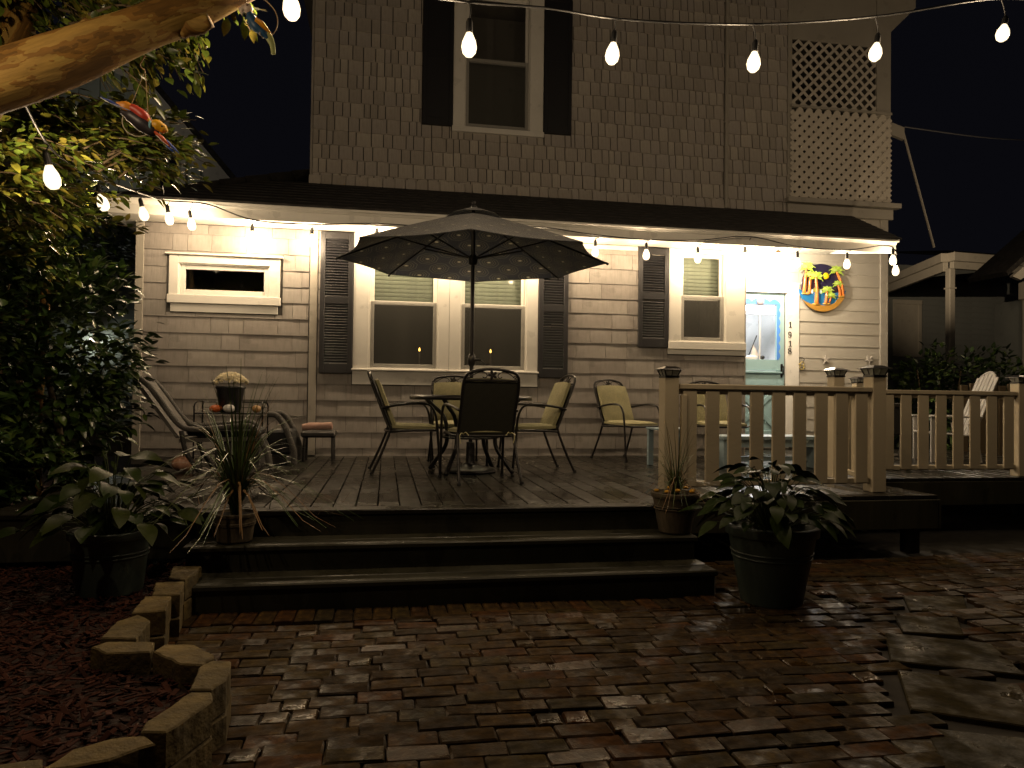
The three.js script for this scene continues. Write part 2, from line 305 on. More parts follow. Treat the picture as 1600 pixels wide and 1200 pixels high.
// eave: fascia with crown moulding, soffit, frieze; the entrance ceiling
M('fascia', prismX([[0.36, 3.085], [0.395, 3.085], [0.395, 3.19], [0.41, 3.20], [0.43, 3.225], [0.435, 3.25], [0.36, 3.25]], -2.96, 6.46), WHITE, house);
M('gutter_lip', prismX([[0.436, 3.215], [0.452, 3.222], [0.456, 3.246], [0.436, 3.246]], -0.4, 6.47), WHITE, house);
M('soffit', bar(-2.95, 4.59, 3.087, 3.102, 0.034, 0.358, 0.001), WHITE, house);
M('fascia', bar(-2.985, -2.955, 3.085, 3.25, -6.9, 0.356), WHITE, house);
M('soffit', bar(-2.952, -2.79, 3.088, 3.102, -6.9, 0.03, 0.001), WHITE, house);
M('frieze_board', bar(2.212, 3.11, 3.03, 3.086, 0, 0.02), WHITE, house);
M('entrance_ceiling', bar(4.575, 6.44, 3.345, 3.36, -1.08, 0.2, 0.001), WHITE, house);
M('end_fascia', prismX([[-1.08, 3.36], [0.35, 3.09], [0.35, 3.26], [-1.08, 3.90]], 6.44, 6.47), WHITE, house);
// roof over the ground floor: courses of asphalt shingle, stepped
{
  const rf = sub('porch_roof', house), N = 9;
  const F = (t) => ({ y: 3.252 + 0.70 * t, z: 0.47 - 1.56 * t, xl: -3.0 + 1.56 * t * 0.98, xr: 6.49 + 0.36 * t });
  for (let i = 0; i < N; i++) {
    const a = F(i / N), b = F((i + 1.15) / N), h = 0.014, p = [];
    const A = V(a.xl, a.y + h, a.z), B = V(a.xr, a.y + h, a.z), C = V(b.xr, b.y + 0.004, b.z), D = V(b.xl, b.y + 0.004, b.z), A0 = V(a.xl, a.y - 0.012, a.z), B0 = V(a.xr, a.y - 0.012, a.z), C0 = V(b.xr, b.y - 0.02, b.z), D0 = V(b.xl, b.y - 0.02, b.z);
    p.push([A, B, C], [A, C, D], [A0, B0, B], [A0, B, A], [B0, C0, C], [B0, C, B], [D0, A0, A], [D0, A, D], [A0, C0, B0], [A0, D0, C0]);
    M('roof_course', boxUV(flat(p)), ROOF, rf);
  }
  for (let i = 0; i < 8; i++) { // left slope, behind the hip
    const f = (t) => ({ x: -3.0 + 2.02 * t, y: 3.252 + 0.90 * t, z: 0.47 - 1.59 * t });
    const a = f(i / 8), b = f((i + 1.1) / 8), zb = -7, h = 0.012;
    const A = V(a.x, a.y + h, a.z), B = V(a.x, a.y + h, zb), C = V(b.x, b.y, zb), D = V(b.x, b.y, b.z), A0 = V(a.x, a.y - 0.012, a.z), B0 = V(a.x, a.y - 0.012, zb);
    M('roof_course', boxUV(flat([[A, C, B], [A, D, C], [A0, A, B], [A0, B, B0]])), ROOF, rf);
  }
}

// upper storey
const UZ = -1.1;
const upWall = M('upper_wall', boxUV(extr(rect(-1.0, 7.45, 0.05, 7.6), 0.12, 0, [rect(1.0, 1.91, 4.85, 6.72), rect(5.88, 7.25, 4.2, 6.53), rect(4.95, 5.72, 0.5, 2.75)])), SHEATH, house, [0, 0, UZ - 0.121]);
const skipUp = [[0.83, 2.115, 4.775, 6.865], [0.425, 0.83, 4.838, 6.802], [2.115, 2.505, 4.838, 6.802], [4.80, 4.865, 0, 9], [5.80, 7.5, 0, 9]];
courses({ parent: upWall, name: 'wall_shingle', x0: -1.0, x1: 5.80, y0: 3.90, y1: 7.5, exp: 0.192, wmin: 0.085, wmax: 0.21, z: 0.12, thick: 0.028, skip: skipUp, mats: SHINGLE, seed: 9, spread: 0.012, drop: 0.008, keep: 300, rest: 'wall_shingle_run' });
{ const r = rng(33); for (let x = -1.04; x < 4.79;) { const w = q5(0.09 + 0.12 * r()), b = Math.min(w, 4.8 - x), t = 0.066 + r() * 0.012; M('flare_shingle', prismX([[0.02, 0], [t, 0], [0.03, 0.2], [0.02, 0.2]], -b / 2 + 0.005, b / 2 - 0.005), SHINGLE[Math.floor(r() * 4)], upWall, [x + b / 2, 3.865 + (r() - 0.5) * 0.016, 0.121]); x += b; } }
M('corner_strip', bar(-1.03, -1.0, 3.9, 7.5, UZ - 0.1, UZ + 0.016), SHINGLE[1], house);
M('downspout', [bar(4.805, 4.86, 3.95, 7.4, UZ + 0.004, UZ + 0.05, 0.01), bar(4.795, 4.87, 5.2, 5.23, UZ + 0.003, UZ + 0.055), bar(4.795, 4.87, 6.6, 6.63, UZ + 0.003, UZ + 0.055)], CORNER, house);
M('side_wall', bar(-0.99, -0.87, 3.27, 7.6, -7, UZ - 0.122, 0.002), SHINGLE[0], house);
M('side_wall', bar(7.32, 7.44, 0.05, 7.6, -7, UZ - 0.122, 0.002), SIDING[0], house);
M('upper_roof', boxUV(flat([[V(-1.4, 7.6, -0.7), V(7.9, 7.6, -0.7), V(7.9, 10.2, -4)], [V(-1.4, 7.6, -0.7), V(7.9, 10.2, -4), V(-1.4, 10.2, -4)], [V(-1.4, 7.6, -7.4), V(7.9, 10.2, -4), V(7.9, 7.6, -7.4)], [V(-1.4, 7.6, -7.4), V(-1.4, 10.2, -4), V(7.9, 10.2, -4)]])), ROOF, house);
M('upper_soffit', bar(-1.4, 7.9, 7.55, 7.59, -7.3, -0.72), CORNER, house);
M('eave_bracket', extr([[0, 0], [0.5, 0.5], [0.5, 0.62], [0, 0.62]], 0.1, 0.004), CORNER, house, [7.46, 6.75, UZ - 0.12]);
win({ x0: 1.0, x1: 1.91, y0: 4.85, y1: 6.72, z: UZ, cas: [0.845, 2.10, 6.86, 4.775], meet: 5.795, name: 'upper_window' });
for (const [a, b] of [[0.43, 0.838], [2.108, 2.50]]) { const s = sub('shutter', house); M('panel', bar(a, b, 4.84, 6.8, UZ + 0.018, UZ + 0.045), BLACKP, s); M('stile', bar(a, a + 0.05, 4.84, 6.8, UZ + 0.0455, UZ + 0.053), BLACKP, s); M('stile', bar(b - 0.05, b, 4.84, 6.8, UZ + 0.0455, UZ + 0.053), BLACKP, s); for (const y of [4.84, 5.75, 6.7]) M('rail', bar(a + 0.051, b - 0.051, y, y + 0.1, UZ + 0.0455, UZ + 0.053), BLACKP, s); }
M('interior_wall', [bar(-0.8, 7.3, 3.4, 7.5, -3.3, -3.2, 0.002), bar(5.6, 5.7, 3.4, 7.5, -3.2, -1.23, 0.002), bar(7.26, 7.315, 3.4, 7.5, -3.2, -1.23, 0.002), bar(-0.8, 7.3, 4.0, 4.1, -3.2, -1.24, 0.002)], ROOM, house);

// lattice screens of the sleeping porch
function lattice(name, x0, x1, y0, y1, z, step, w, matl) {
  const l = sub(name, house), H = y1 - y0, W = x1 - x0, t = 0.007;
  for (const s of [1, -1]) for (let c = step * 0.5; c < W + H; c += step) {
    // line x - x0 = c - (y - y0) or mirrored
    const ya = Math.max(0, c - W), yb = Math.min(H, c), len = (yb - ya) * Math.SQRT2; if (len < 0.04) continue;
    const ym = (ya + yb) / 2, xm = c - ym;
    M('lattice_strip', mv(cbox(len, w, t, 0.001), 0, 0, 0, 0, 0, -s * PI / 4), matl, l, [s > 0 ? x0 + xm : x1 - xm, y0 + ym, z + (s > 0 ? 0 : t + 0.001)]);
  }
  return l;
}
const LAT = mat([0.60, 0.55, 0.48], { roughness: 0.7, map: mapPaint }), LAT2 = mat([0.55, 0.51, 0.45], { roughness: 0.7, map: mapPaint });
lattice('lattice_screen', 5.87, 7.26, 5.54, 6.53, UZ + 0.012, 0.168, 0.042, LAT2);
lattice('lattice_screen', 5.85, 7.49, 4.16, 5.50, UZ + 0.040, 0.152, 0.072, LAT);
M('porch_post', bar(7.26, 7.5, 4.1, 7.5, UZ - 0.1, UZ + 0.035), CORNER, house);
M('porch_post', bar(5.80, 5.868, 4.1, 7.5, UZ - 0.1, UZ + 0.03), CORNER, house);
M('porch_beam', bar(5.868, 7.26, 6.54, 7.5, UZ - 0.1, UZ + 0.02), CORNER, house);
M('porch_rail', bar(5.84, 7.50, 5.51, 5.545, UZ + 0.002, UZ + 0.07), CORNER, house);
M('belt_board', bar(5.76, 7.62, 4.08, 4.155, UZ + 0.001, UZ + 0.13, 0.006), CORNER, house);
M('belt_board', bar(5.80, 7.54, 3.92, 4.078, UZ + 0.001, UZ + 0.05, 0.006), CORNER, house);

// entrance wall, set back under the roof: clapboards, door, wide white casing
const CLAP = [[0.40, 0.375, 0.33], [0.385, 0.36, 0.315]].map((c) => mat(c, { roughness: 0.6, map: mapPaint, bumpMap: bumpPaint, bumpScale: 0.001 }));
courses({ parent: upWall, name: 'clapboard', x0: 4.60, x1: 7.34, y0: 0.53, y1: 3.92, exp: 0.181, wmin: 2.7, wmax: 2.8, z: 0.12, thick: 0.018, skip: [[4.7, 6.004, 0, 2.90]], mats: CLAP, seed: 21, drop: 0.001 });
M('corner_board', bar(7.34, 7.47, 0.3, 3.92, UZ - 0.05, UZ + 0.03, 0.005), CORNER, house);
{
  const DB = mat([0.30, 0.47, 0.52], { roughness: 0.45, map: mapPaint, bumpMap: bumpPaint, bumpScale: 0.0008 }), SC = mat([0.07, 0.24, 0.72], { roughness: 0.5 }), z = UZ + 0.012;
  const d = sub('dutch_door', house);
  const x0 = 4.90, x1 = 5.775, y0 = 0.56, y1 = 2.735, gx0 = 5.02, gx1 = 5.655, gy0 = 1.76, gy1 = 2.585;
  M('stile', bar(x0, gx0, 1.60, y1, z - 0.045, z), DB, d); M('stile', bar(gx1, x1, 1.60, y1, z - 0.045, z), DB, d);
  M('rail', bar(gx0, gx1, gy1, y1, z - 0.045, z - 0.001), DB, d); M('rail', bar(gx0, gx1, 1.60, gy0, z - 0.045, z - 0.001), DB, d);
  M('pane', new THREE.PlaneGeometry(gx1 - gx0 + 0.01, gy1 - gy0 + 0.01), GLASS, d, [(gx0 + gx1) / 2, (gy0 + gy1) / 2, z - 0.02]);
  M('muntin', bar(5.385, 5.40, gy0, gy1, z - 0.018, z - 0.006), WHITE, d);
  // scalloped blue border round the glass
  const pt = [], W = gx1 + 0.055, T = gy1 + 0.055, n = 40, B = gy0;
  const sc = (a, b, k) => { for (let i = 0; i <= k * 8; i++) { const t = i / (k * 8); pt.push([a[0] + (b[0] - a[0]) * t - (b[1] > a[1] ? -1 : b[1] < a[1] ? -1 : 0) * Math.abs(Math.sin(t * k * PI)) * 0.028, a[1] + (b[1] - a[1]) * t + (b[0] !== a[0] ? Math.abs(Math.sin(t * k * PI)) * 0.04 : 0)]); } };
  pt.push([gx1, B]); sc([W - 0.03, B], [W - 0.03, T - 0.02], 7); sc([W - 0.03, T - 0.03], [gx0 - 0.05, T - 0.03], 5); pt.push([gx0 - 0.05, gy1 - 0.01], [gx1, gy1 - 0.01]);
  M('scalloped_border', extr(pt, 0.006), SC, d, [0, 0, z + 0.001]);
  M('medallion', new THREE.SphereGeometry(0.062, 20, 10).scale(1, 1, 0.35), mat([0.32, 0.30, 0.36], { roughness: 0.4, metalness: 0.3 }), d, [5.385, gy1 + 0.025, z + 0.012]);
  // lower leaf
  M('lower_leaf', bar(x0, x1, y0, 1.592, z - 0.045, z - 0.012), DB, d);
  M('stile', bar(x0, x0 + 0.11, y0, 1.592, z - 0.0115, z + 0.004), DB, d); M('stile', bar(x1 - 0.11, x1, y0, 1.592, z - 0.0115, z + 0.004), DB, d);
  for (const [a, b] of [[y0, y0 + 0.16], [1.35, 1.592]]) M('rail', bar(x0 + 0.111, x1 - 0.111, a, b, z - 0.0115, z + 0.003), DB, d);
  M('shelf', prismX([[0, 0], [0.03, 0.02], [0.03, 0.04], [0, 0.04]], x0 + 0.05, x1 - 0.05), DB, d, [0, 1.545, z + 0.004]);
  for (const s of [1, -1]) M('brace', mv(cbox(0.82, 0.07, 0.014, 0.003), 0, 0, 0, 0, 0, s * 0.72), DB, d, [5.3375, 1.035, z - 0.004 + (s > 0 ? 0 : 0.0006)]);
  M('handle', [mv(cbox(0.035, 0.2, 0.012, 0.004), 0, 0, 0), tube([[0, 0.07, 0], [0, 0.06, 0.045], [0, -0.05, 0.045], [0, -0.07, 0]], 0.008, 6)], IRON, d, [x1 - 0.045, 1.60, z + 0.012]);
  M('door_casing', bar(5.79, 6.003, 0.5, 2.74, UZ, UZ + 0.035), WHITE, house);
  M('door_casing', bar(4.70, 4.885, 0.5, 2.74, UZ, UZ + 0.035), WHITE, house);
  M('door_casing', bar(4.70, 6.003, 2.742, 2.90, UZ, UZ + 0.034), WHITE, house);
  M('drip_cap', bar(4.86, 5.80, 2.742, 2.755, UZ + 0.036, UZ + 0.055), WHITE, house);
  M('threshold', bar(4.85, 5.83, 0.46, 0.545, UZ - 0.05, UZ + 0.06, 0.006), mat([0.2, 0.19, 0.17], { roughness: 0.5 }), house);
  // the lit room behind the door
  M('kitchen_wall', [bar(4.575, 4.69, 0.45, 3.2, -3.9, -1.225, 0.002), bar(6.9, 7.0, 0.45, 3.2, -3.9, -1.225, 0.002), bar(4.69, 6.9, 0.45, 3.2, -4.0, -3.9, 0.002), bar(4.69, 6.9, 3.05, 3.2, -3.9, -1.226, 0.002)], ROOMW, house);
  M('kitchen_floor', bar(4.69, 6.9, 0.40, 0.52, -3.9, -1.226, 0.002), mat([0.25, 0.18, 0.12], { roughness: 0.4 }), house);
  M('kitchen_frame', [bar(5.78, 5.9, 0.55, 2.6, -2.6, -2.5), bar(6.55, 6.66, 0.55, 2.6, -2.6, -2.5), bar(5.78, 6.66, 2.605, 2.75, -2.6, -2.5)], mat([0.8, 0.8, 0.8], { roughness: 0.5 }), house);
  M('kitchen_window', bar(5.95, 6.45, 1.3, 2.3, -3.9, -3.88, 0.002), mat([0.22, 0.26, 0.33], { roughness: 0.3 }), house);
  const bt = thing('boat_ornament', 'small white sailboat ornament on the ledge inside the door glass', 'ornament', [5.33, 1.763, UZ - 0.12]);
  M('hull', [mv(new THREE.SphereGeometry(0.08, 14, 8).scale(1.3, 0.4, 0.4), 0, 0.033, 0)], WHITE, bt);
  M('sail', extr([[-0.01, 0.05], [0.02, 0.22], [0.12, 0.06]], 0.004, 0.001), mat([0.7, 0.62, 0.58], { roughness: 0.8 }), bt); M('mast', rod([-0.06, 0.03, 0], [0.08, 0.36, 0], 0.008), IRON, bt); M('ball', mv(new THREE.SphereGeometry(0.035, 12, 8), 0.17, 0.036, 0), IRON, bt);
  M('window_ledge', bar(4.9, 5.78, 1.735, 1.762, UZ - 0.22, UZ - 0.045), ROOMW, house);
  const kl = thing('kitchen_ceiling_light', 'white globe ceiling light glowing inside the entrance door', 'ceiling light', [5.75, 2.93, -2.0]);
  M('globe_lamp', mv(new THREE.SphereGeometry(0.11, 20, 14), 0, 0, 0), mat([0.8, 0.8, 0.8], { emissive: 0xffffff, emissiveIntensity: 2 }), kl); M('mount', mv(new THREE.CylinderGeometry(0.08, 0.09, 0.03, 18), 0, 0.105, 0), WHITE, kl);
  const L = new THREE.PointLight(new THREE.Color().setRGB(0.95, 0.97, 1), KITCHEN_CD, 0, 2); L.castShadow = true; L.shadow.radius = 5; kl.add(L);
}
console.log('house done');

// ---------------------------------------------------------------- string lights and the entrance lamp
const BULB = mat([0.9, 0.85, 0.75], { roughness: 0.2, emissive: new THREE.Color().setRGB(1, 0.80, 0.52), emissiveIntensity: 1.9 });
const bulbGeo = lathe([[0.0001, -0.062], [0.018, -0.058], [0.031, -0.042], [0.036, -0.018], [0.032, 0.008], [0.022, 0.032], [0.014, 0.05], [0.0001, 0.05]], 16);
const sockGeo = lathe([[0.0001, 0.118], [0.010, 0.116], [0.016, 0.10], [0.017, 0.052], [0.014, 0.044], [0.0001, 0.044]], 12);
function stringLights(label, cord, bulbs, cd) {
  const s = thing('string_lights', label, 'string lights');
  M('cord', tube(cord, 0.0075, 6, cord.length * 10), WIRE, s);
  const c = new THREE.CatmullRomCurve3(cord.map((p) => V(...p)), false, 'centripetal'), samples = c.getPoints(400);
  for (const [x, y, z, tilt = 0] of bulbs) {
    let top = samples[0], best = 1e9; for (const q of samples) { const dd = Math.hypot(q.x - x, q.z - z); if (dd < best) { best = dd; top = q; } }
    const b = M('bulb', bulbGeo, BULB, s, [x, y, z], [tilt * 0.6, 0, tilt]); b.scale.setScalar(1.2);
    M('socket', sockGeo, WIRE, b);
    const up = V(0, 0.135, 0).applyEuler(b.rotation).add(b.position);
    if (top.y > up.y + 0.02) M('drop_cord', tube([[top.x, top.y, top.z], [(top.x + up.x) / 2 + 0.006, (top.y + up.y) / 2, (top.z + up.z) / 2], [up.x, up.y, up.z]], 0.004, 5, 6), WIRE, s);
    const L = new THREE.PointLight(WARM, z > 0.2 && z < 0.31 ? cd * 2.1 : cd * 0.95, 0, 2); L.position.set(x, y - 0.01, z); L.castShadow = true; L.shadow.radius = 1.4; s.add(L);
  }
  return s;
}
stringLights('black string light cord with warm bulbs strung along the white eave from the tree',
  [[-1.74, 2.62, 5.0], [-1.86, 2.53, 4.35], [-2.02, 2.65, 3.4], [-2.15, 2.81, 2.60], [-2.27, 3.03, 1.44], [-2.26, 3.16, 0.72], [-1.94, 3.215, 0.455], [-1.48, 3.07, 0.47], [-0.84, 3.05, 0.47], [-0.15, 3.095, 0.47], [0.6, 3.09, 0.47], [1.2, 3.12, 0.47], [1.745, 3.158, 0.455], [2.406, 3.10, 0.47], [3.052, 3.075, 0.47], [3.714, 3.10, 0.47], [4.385, 3.18, 0.455], [5.031, 3.085, 0.47], [5.711, 3.078, 0.47], [6.36, 3.15, 0.46], [6.41, 3.05, 0.48]],
  [[-1.84, 2.358, 4.348, 0.2], [-2.183, 2.64, 2.669, 0.25], [-2.27, 2.852, 1.44, 0.2], [-2.25, 2.985, 0.70, 0.15], [-2.08, 2.985, 0.5, 0.15], [-1.50, 2.93, 0.26], [-0.85, 2.93, 0.26], [-0.13, 2.95, 0.26], [0.601, 2.94, 0.28], [1.2, 2.95, 0.30], [1.79, 2.955, 0.28], [2.46, 2.935, 0.33], [3.09, 2.92, 0.37], [3.80, 2.93, 0.27], [4.43, 2.965, 0.27], [5.09, 2.91, 0.37], [5.78, 2.925, 0.37], [6.36, 2.985, 0.47], [6.40, 2.85, 0.47]], EAVE_CD);
stringLights('black string light cord with warm bulbs sagging high over the patio, with added bulbs out of view at both ends',
  [[-1.7, 2.95, 7.4], [-1.45, 2.82, 6.5], [-1.3, 3.0, 5.9], [-0.9, 3.16, 5.3], [-0.49, 3.23, 5.04], [0.424, 3.363, 4.735], [0.871, 3.43, 4.64], [1.346, 3.46, 4.55], [2.28, 3.558, 4.48], [3.29, 3.805, 4.31], [4.19, 3.997, 4.354], [5.6, 4.4, 3.6], [8.0, 4.9, 1.5], [10.2, 4.5, -0.3], [12.3, 4.0, -2.2]],
  [[-1.45, 2.62, 6.5], [-0.488, 3.086, 5.04, 0.1], [0.428, 3.132, 4.732], [1.319, 3.257, 4.541, -0.1], [2.275, 3.325, 4.474, -0.12], [3.264, 3.563, 4.303, -0.25], [4.215, 3.763, 4.356, -0.35], [5.6, 4.2, 3.6, -0.1], [8.0, 4.7, 1.5, 0.1], [10.2, 4.3, -0.3], [11.7, 3.95, -1.65]], TOP_CD);  // bulbs out of view at both ends are added to light limb and garage
{
  const p = thing('entrance_lamp', 'small brass lamp hanging from the ceiling above the blue door', 'lamp', [5.34, 3.205, -0.52]);
  const BR = mat([0.45, 0.30, 0.13], { roughness: 0.35, metalness: 0.8 });
  M('stem', rod([0, 0.03, 0], [0, 0.138, 0], 0.008), BR, p); M('shade_cap', lathe([[0.0001, 0.045], [0.025, 0.04], [0.04, 0.015], [0.07, 0], [0.066, -0.004], [0.036, 0.008], [0.0001, 0.012]], 18), BR, p);
  M('bulb', mv(new THREE.SphereGeometry(0.042, 16, 12), 0, -0.045, 0), BULB, p);
  const L = new THREE.PointLight(new THREE.Color().setRGB(1, 0.83, 0.62), PORCH_CD, 0, 2); L.position.set(0, -0.05, 0); L.castShadow = true; L.shadow.radius = 1.8; p.add(L);
}

// ---------------------------------------------------------------- deck, steps, railings
const deck = thing('wooden_deck', 'wet grey painted wooden deck with boards running to the house', 'deck');
{
  const endZ = (x) => (x < 1.9 ? 3.93 : x < 4.15 ? 3.76 : 2.66), startZ = (x) => (x > 4.6 ? -1.03 : 0.035);
  const geo = new Map(); let i = 0;
  for (let x = -2.24; x < 8.4; x += 0.142, i++) {
    const z0 = startZ(x), z1 = endZ(x), L = z1 - z0, k = L.toFixed(2) + (i % 3);
    if (!geo.has(k)) geo.set(k, cbox(0.134, 0.03, L, 0.003));
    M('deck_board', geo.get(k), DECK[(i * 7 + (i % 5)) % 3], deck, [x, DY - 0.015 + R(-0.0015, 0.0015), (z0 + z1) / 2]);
  }
  M('edge_board', bar(-2.31, 1.975, DY - 0.032, DY + 0.002, 3.937, 4.085, 0.006), DECK[1], deck);
  M('rim_board', bar(-2.3, 1.96, 0.17, DY - 0.034, 4.04, 4.068), STEP, deck);
  M('rim_board', bar(1.966, 4.19, 0.20, DY - 0.03, 3.765, 3.795), STEP, deck);
  M('rim_board', bar(1.964, 1.992, 0.17, DY - 0.034, 3.80, 4.065), STEP, deck);
  M('rim_board', bar(4.222, 8.5, 0.20, DY - 0.03, 2.666, 2.695), STEP, deck);
  M('rim_board', bar(4.194, 4.22, 0.20, DY - 0.03, 2.70, 3.79), STEP, deck);
  M('joists', [0.5, 1.4, 2.3].map((z) => bar(-2.25, 8.4, 0.2, DY - 0.033, z, z + 0.045)), STEP, deck);
  for (const [x, z] of [[-2.2, 3.9], [-0.4, 3.9], [2.05, 3.6], [4.1, 3.6], [4.3, 2.5], [6.2, 2.5], [8.3, 2.5]]) M('footing_post', bar(x - 0.05, x + 0.05, -0.02, 0.2, z - 0.05, z + 0.05), STEP, deck);
}
{
  const st = thing('deck_steps', 'three wide dark grey painted steps up to the deck', 'steps');
  const box = (n, ...a) => M(n, bar(...a), STEP, st);
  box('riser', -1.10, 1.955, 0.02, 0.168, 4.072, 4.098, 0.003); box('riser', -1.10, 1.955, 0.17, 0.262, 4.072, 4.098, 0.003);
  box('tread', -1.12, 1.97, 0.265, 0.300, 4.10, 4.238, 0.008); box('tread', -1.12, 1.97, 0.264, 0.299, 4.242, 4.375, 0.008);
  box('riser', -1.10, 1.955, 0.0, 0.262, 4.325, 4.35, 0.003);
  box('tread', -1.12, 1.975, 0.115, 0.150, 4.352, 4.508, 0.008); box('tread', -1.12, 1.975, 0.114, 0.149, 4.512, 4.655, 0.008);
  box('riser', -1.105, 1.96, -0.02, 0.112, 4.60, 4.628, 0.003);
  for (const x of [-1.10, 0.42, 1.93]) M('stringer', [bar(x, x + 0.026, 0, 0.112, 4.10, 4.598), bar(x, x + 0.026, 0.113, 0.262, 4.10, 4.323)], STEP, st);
  M('metal_edge', bar(1.962, 1.966, 0.0, 0.11, 4.61, 4.632, 0.001), mat([0.5, 0.48, 0.45], { roughness: 0.4, metalness: 0.6 }), st);
}
const LAMPIRON = mat([0.018, 0.016, 0.015], { roughness: 0.3, metalness: 0.3 }), LAMPGLASS = mat([0.55, 0.56, 0.52], { roughness: 0.25, transmission: 0.6, thickness: 0 });
function pyr(w0, w1, y0, y1) { const g = new THREE.CylinderGeometry(w1 / Math.SQRT2, w0 / Math.SQRT2, y1 - y0, 4); g.rotateY(PI / 4); g.translate(0, (y0 + y1) / 2, 0); return boxUV(g); }
function capLamp(x, y, z, label, ry = 0, s = 1) {
  const o = thing('post_cap_lamp', label, 'lamp', [x, y, z], ry, 'unlit lantern caps on the railing posts'); o.scale.setScalar(s);
  M('base', pyr(0.112, 0.108, 0, 0.014), LAMPIRON, o); M('roof', [pyr(0.165, 0.158, 0.058, 0.063), pyr(0.15, 0.07, 0.0635, 0.083)], LAMPIRON, o);
  M('glass', pyr(0.088, 0.12, 0.015, 0.057), LAMPGLASS, o);
  const c = []; for (const a of [-1, 1]) for (const b of [-1, 1]) c.push(rod([a * 0.046, 0.014, b * 0.046], [a * 0.064, 0.058, b * 0.064], 0.005, 5)); for (const a of [-1, 1]) { c.push(rod([0, 0.014, a * 0.046], [0, 0.058, a * 0.062], 0.003, 5), rod([a * 0.046, 0.014, 0], [a * 0.062, 0.058, 0], 0.003, 5)); }
  M('glass_bars', c, LAMPIRON, o);
  return o;
}
function post(parent, x, z, y1 = 1.325, w = 0.1, y0 = DY + 0.003) { M('post', bar(x - w / 2, x + w / 2, y0, y1, z - w / 2, z + w / 2, 0.005), RAIL[0], parent); }
function railRun(parent, x0, z0, x1, z1, slats = true) {
  const L = Math.hypot(x1 - x0, z1 - z0), a = -Math.atan2(z1 - z0, x1 - x0), g = sub('rail_section', parent); g.position.set((x0 + x1) / 2, 0, (z0 + z1) / 2); g.rotation.y = a;
  M('top_rail', bar(-L / 2, L / 2, 1.24, 1.28, -0.05, 0.05, 0.006), RAIL[0], g); M('sub_rail', bar(-L / 2 + 0.002, L / 2 - 0.002, 1.205, 1.239, -0.022, 0.022, 0.004), RAIL[1], g);
  M('bottom_rail', bar(-L / 2, L / 2, 0.52, 0.565, -0.022, 0.022, 0.005), RAIL[0], g);
  const n = Math.max(2, Math.round(L / 0.187)), geo = cbox(0.112, 0.70, 0.019, 0.003);
  for (let i = 0; i < n; i++) M('slat', geo, RAIL[i % 2], g, [-L / 2 + (i + 0.5) * (L / n) + R(-0.004, 0.004), 0.88, 0.033]);
  return g;
}
const rA = thing('deck_railing', 'taupe slatted railing in front of the entrance, beside the steps', 'railing');
post(rA, 2.04, 3.70, 1.322, 0.112); post(rA, 3.84, 3.53, 1.362, 0.12); railRun(rA, 2.10, 3.69, 3.775, 3.54); railRun(rA, 3.87, 3.46, 4.12, 2.66);
M('end_slat', bar(2.125, 2.165, 0.58, 1.20, 3.70, 3.74), RAIL[0], rA);
const rB = thing('deck_railing', 'taupe slatted railing at the far right end of the deck', 'railing');
post(rB, 4.14, 2.58, 1.39, 0.11); post(rB, 6.14, 2.56, 1.36, 0.11); railRun(rB, 4.20, 2.57, 6.08, 2.56); railRun(rB, 6.2, 2.56, 8.3, 2.56); post(rB, 8.36, 2.56, 1.36, 0.11);
const rC = thing('deck_railing', 'short pale railing post by the house corner behind the front railing', 'railing'); post(rC, 5.95, 0.35, 1.40, 0.095); 
capLamp(2.04, 1.3225, 3.70, 'black lantern cap on the railing post beside the grassy pot', 0.05);
capLamp(3.84, 1.3625, 3.53, 'large black lantern cap on the front corner railing post', 0.05, 1.12); capLamp(4.14, 1.3905, 2.58, 'black lantern cap with pale lit roof on the rear railing post', 0.05, 1.05);
capLamp(6.14, 1.3605, 2.56, 'lantern cap at the right edge of the picture'); capLamp(5.95, 1.4005, 0.35, 'small dark lantern cap farthest back, beside the house corner', 0.2, 0.95);

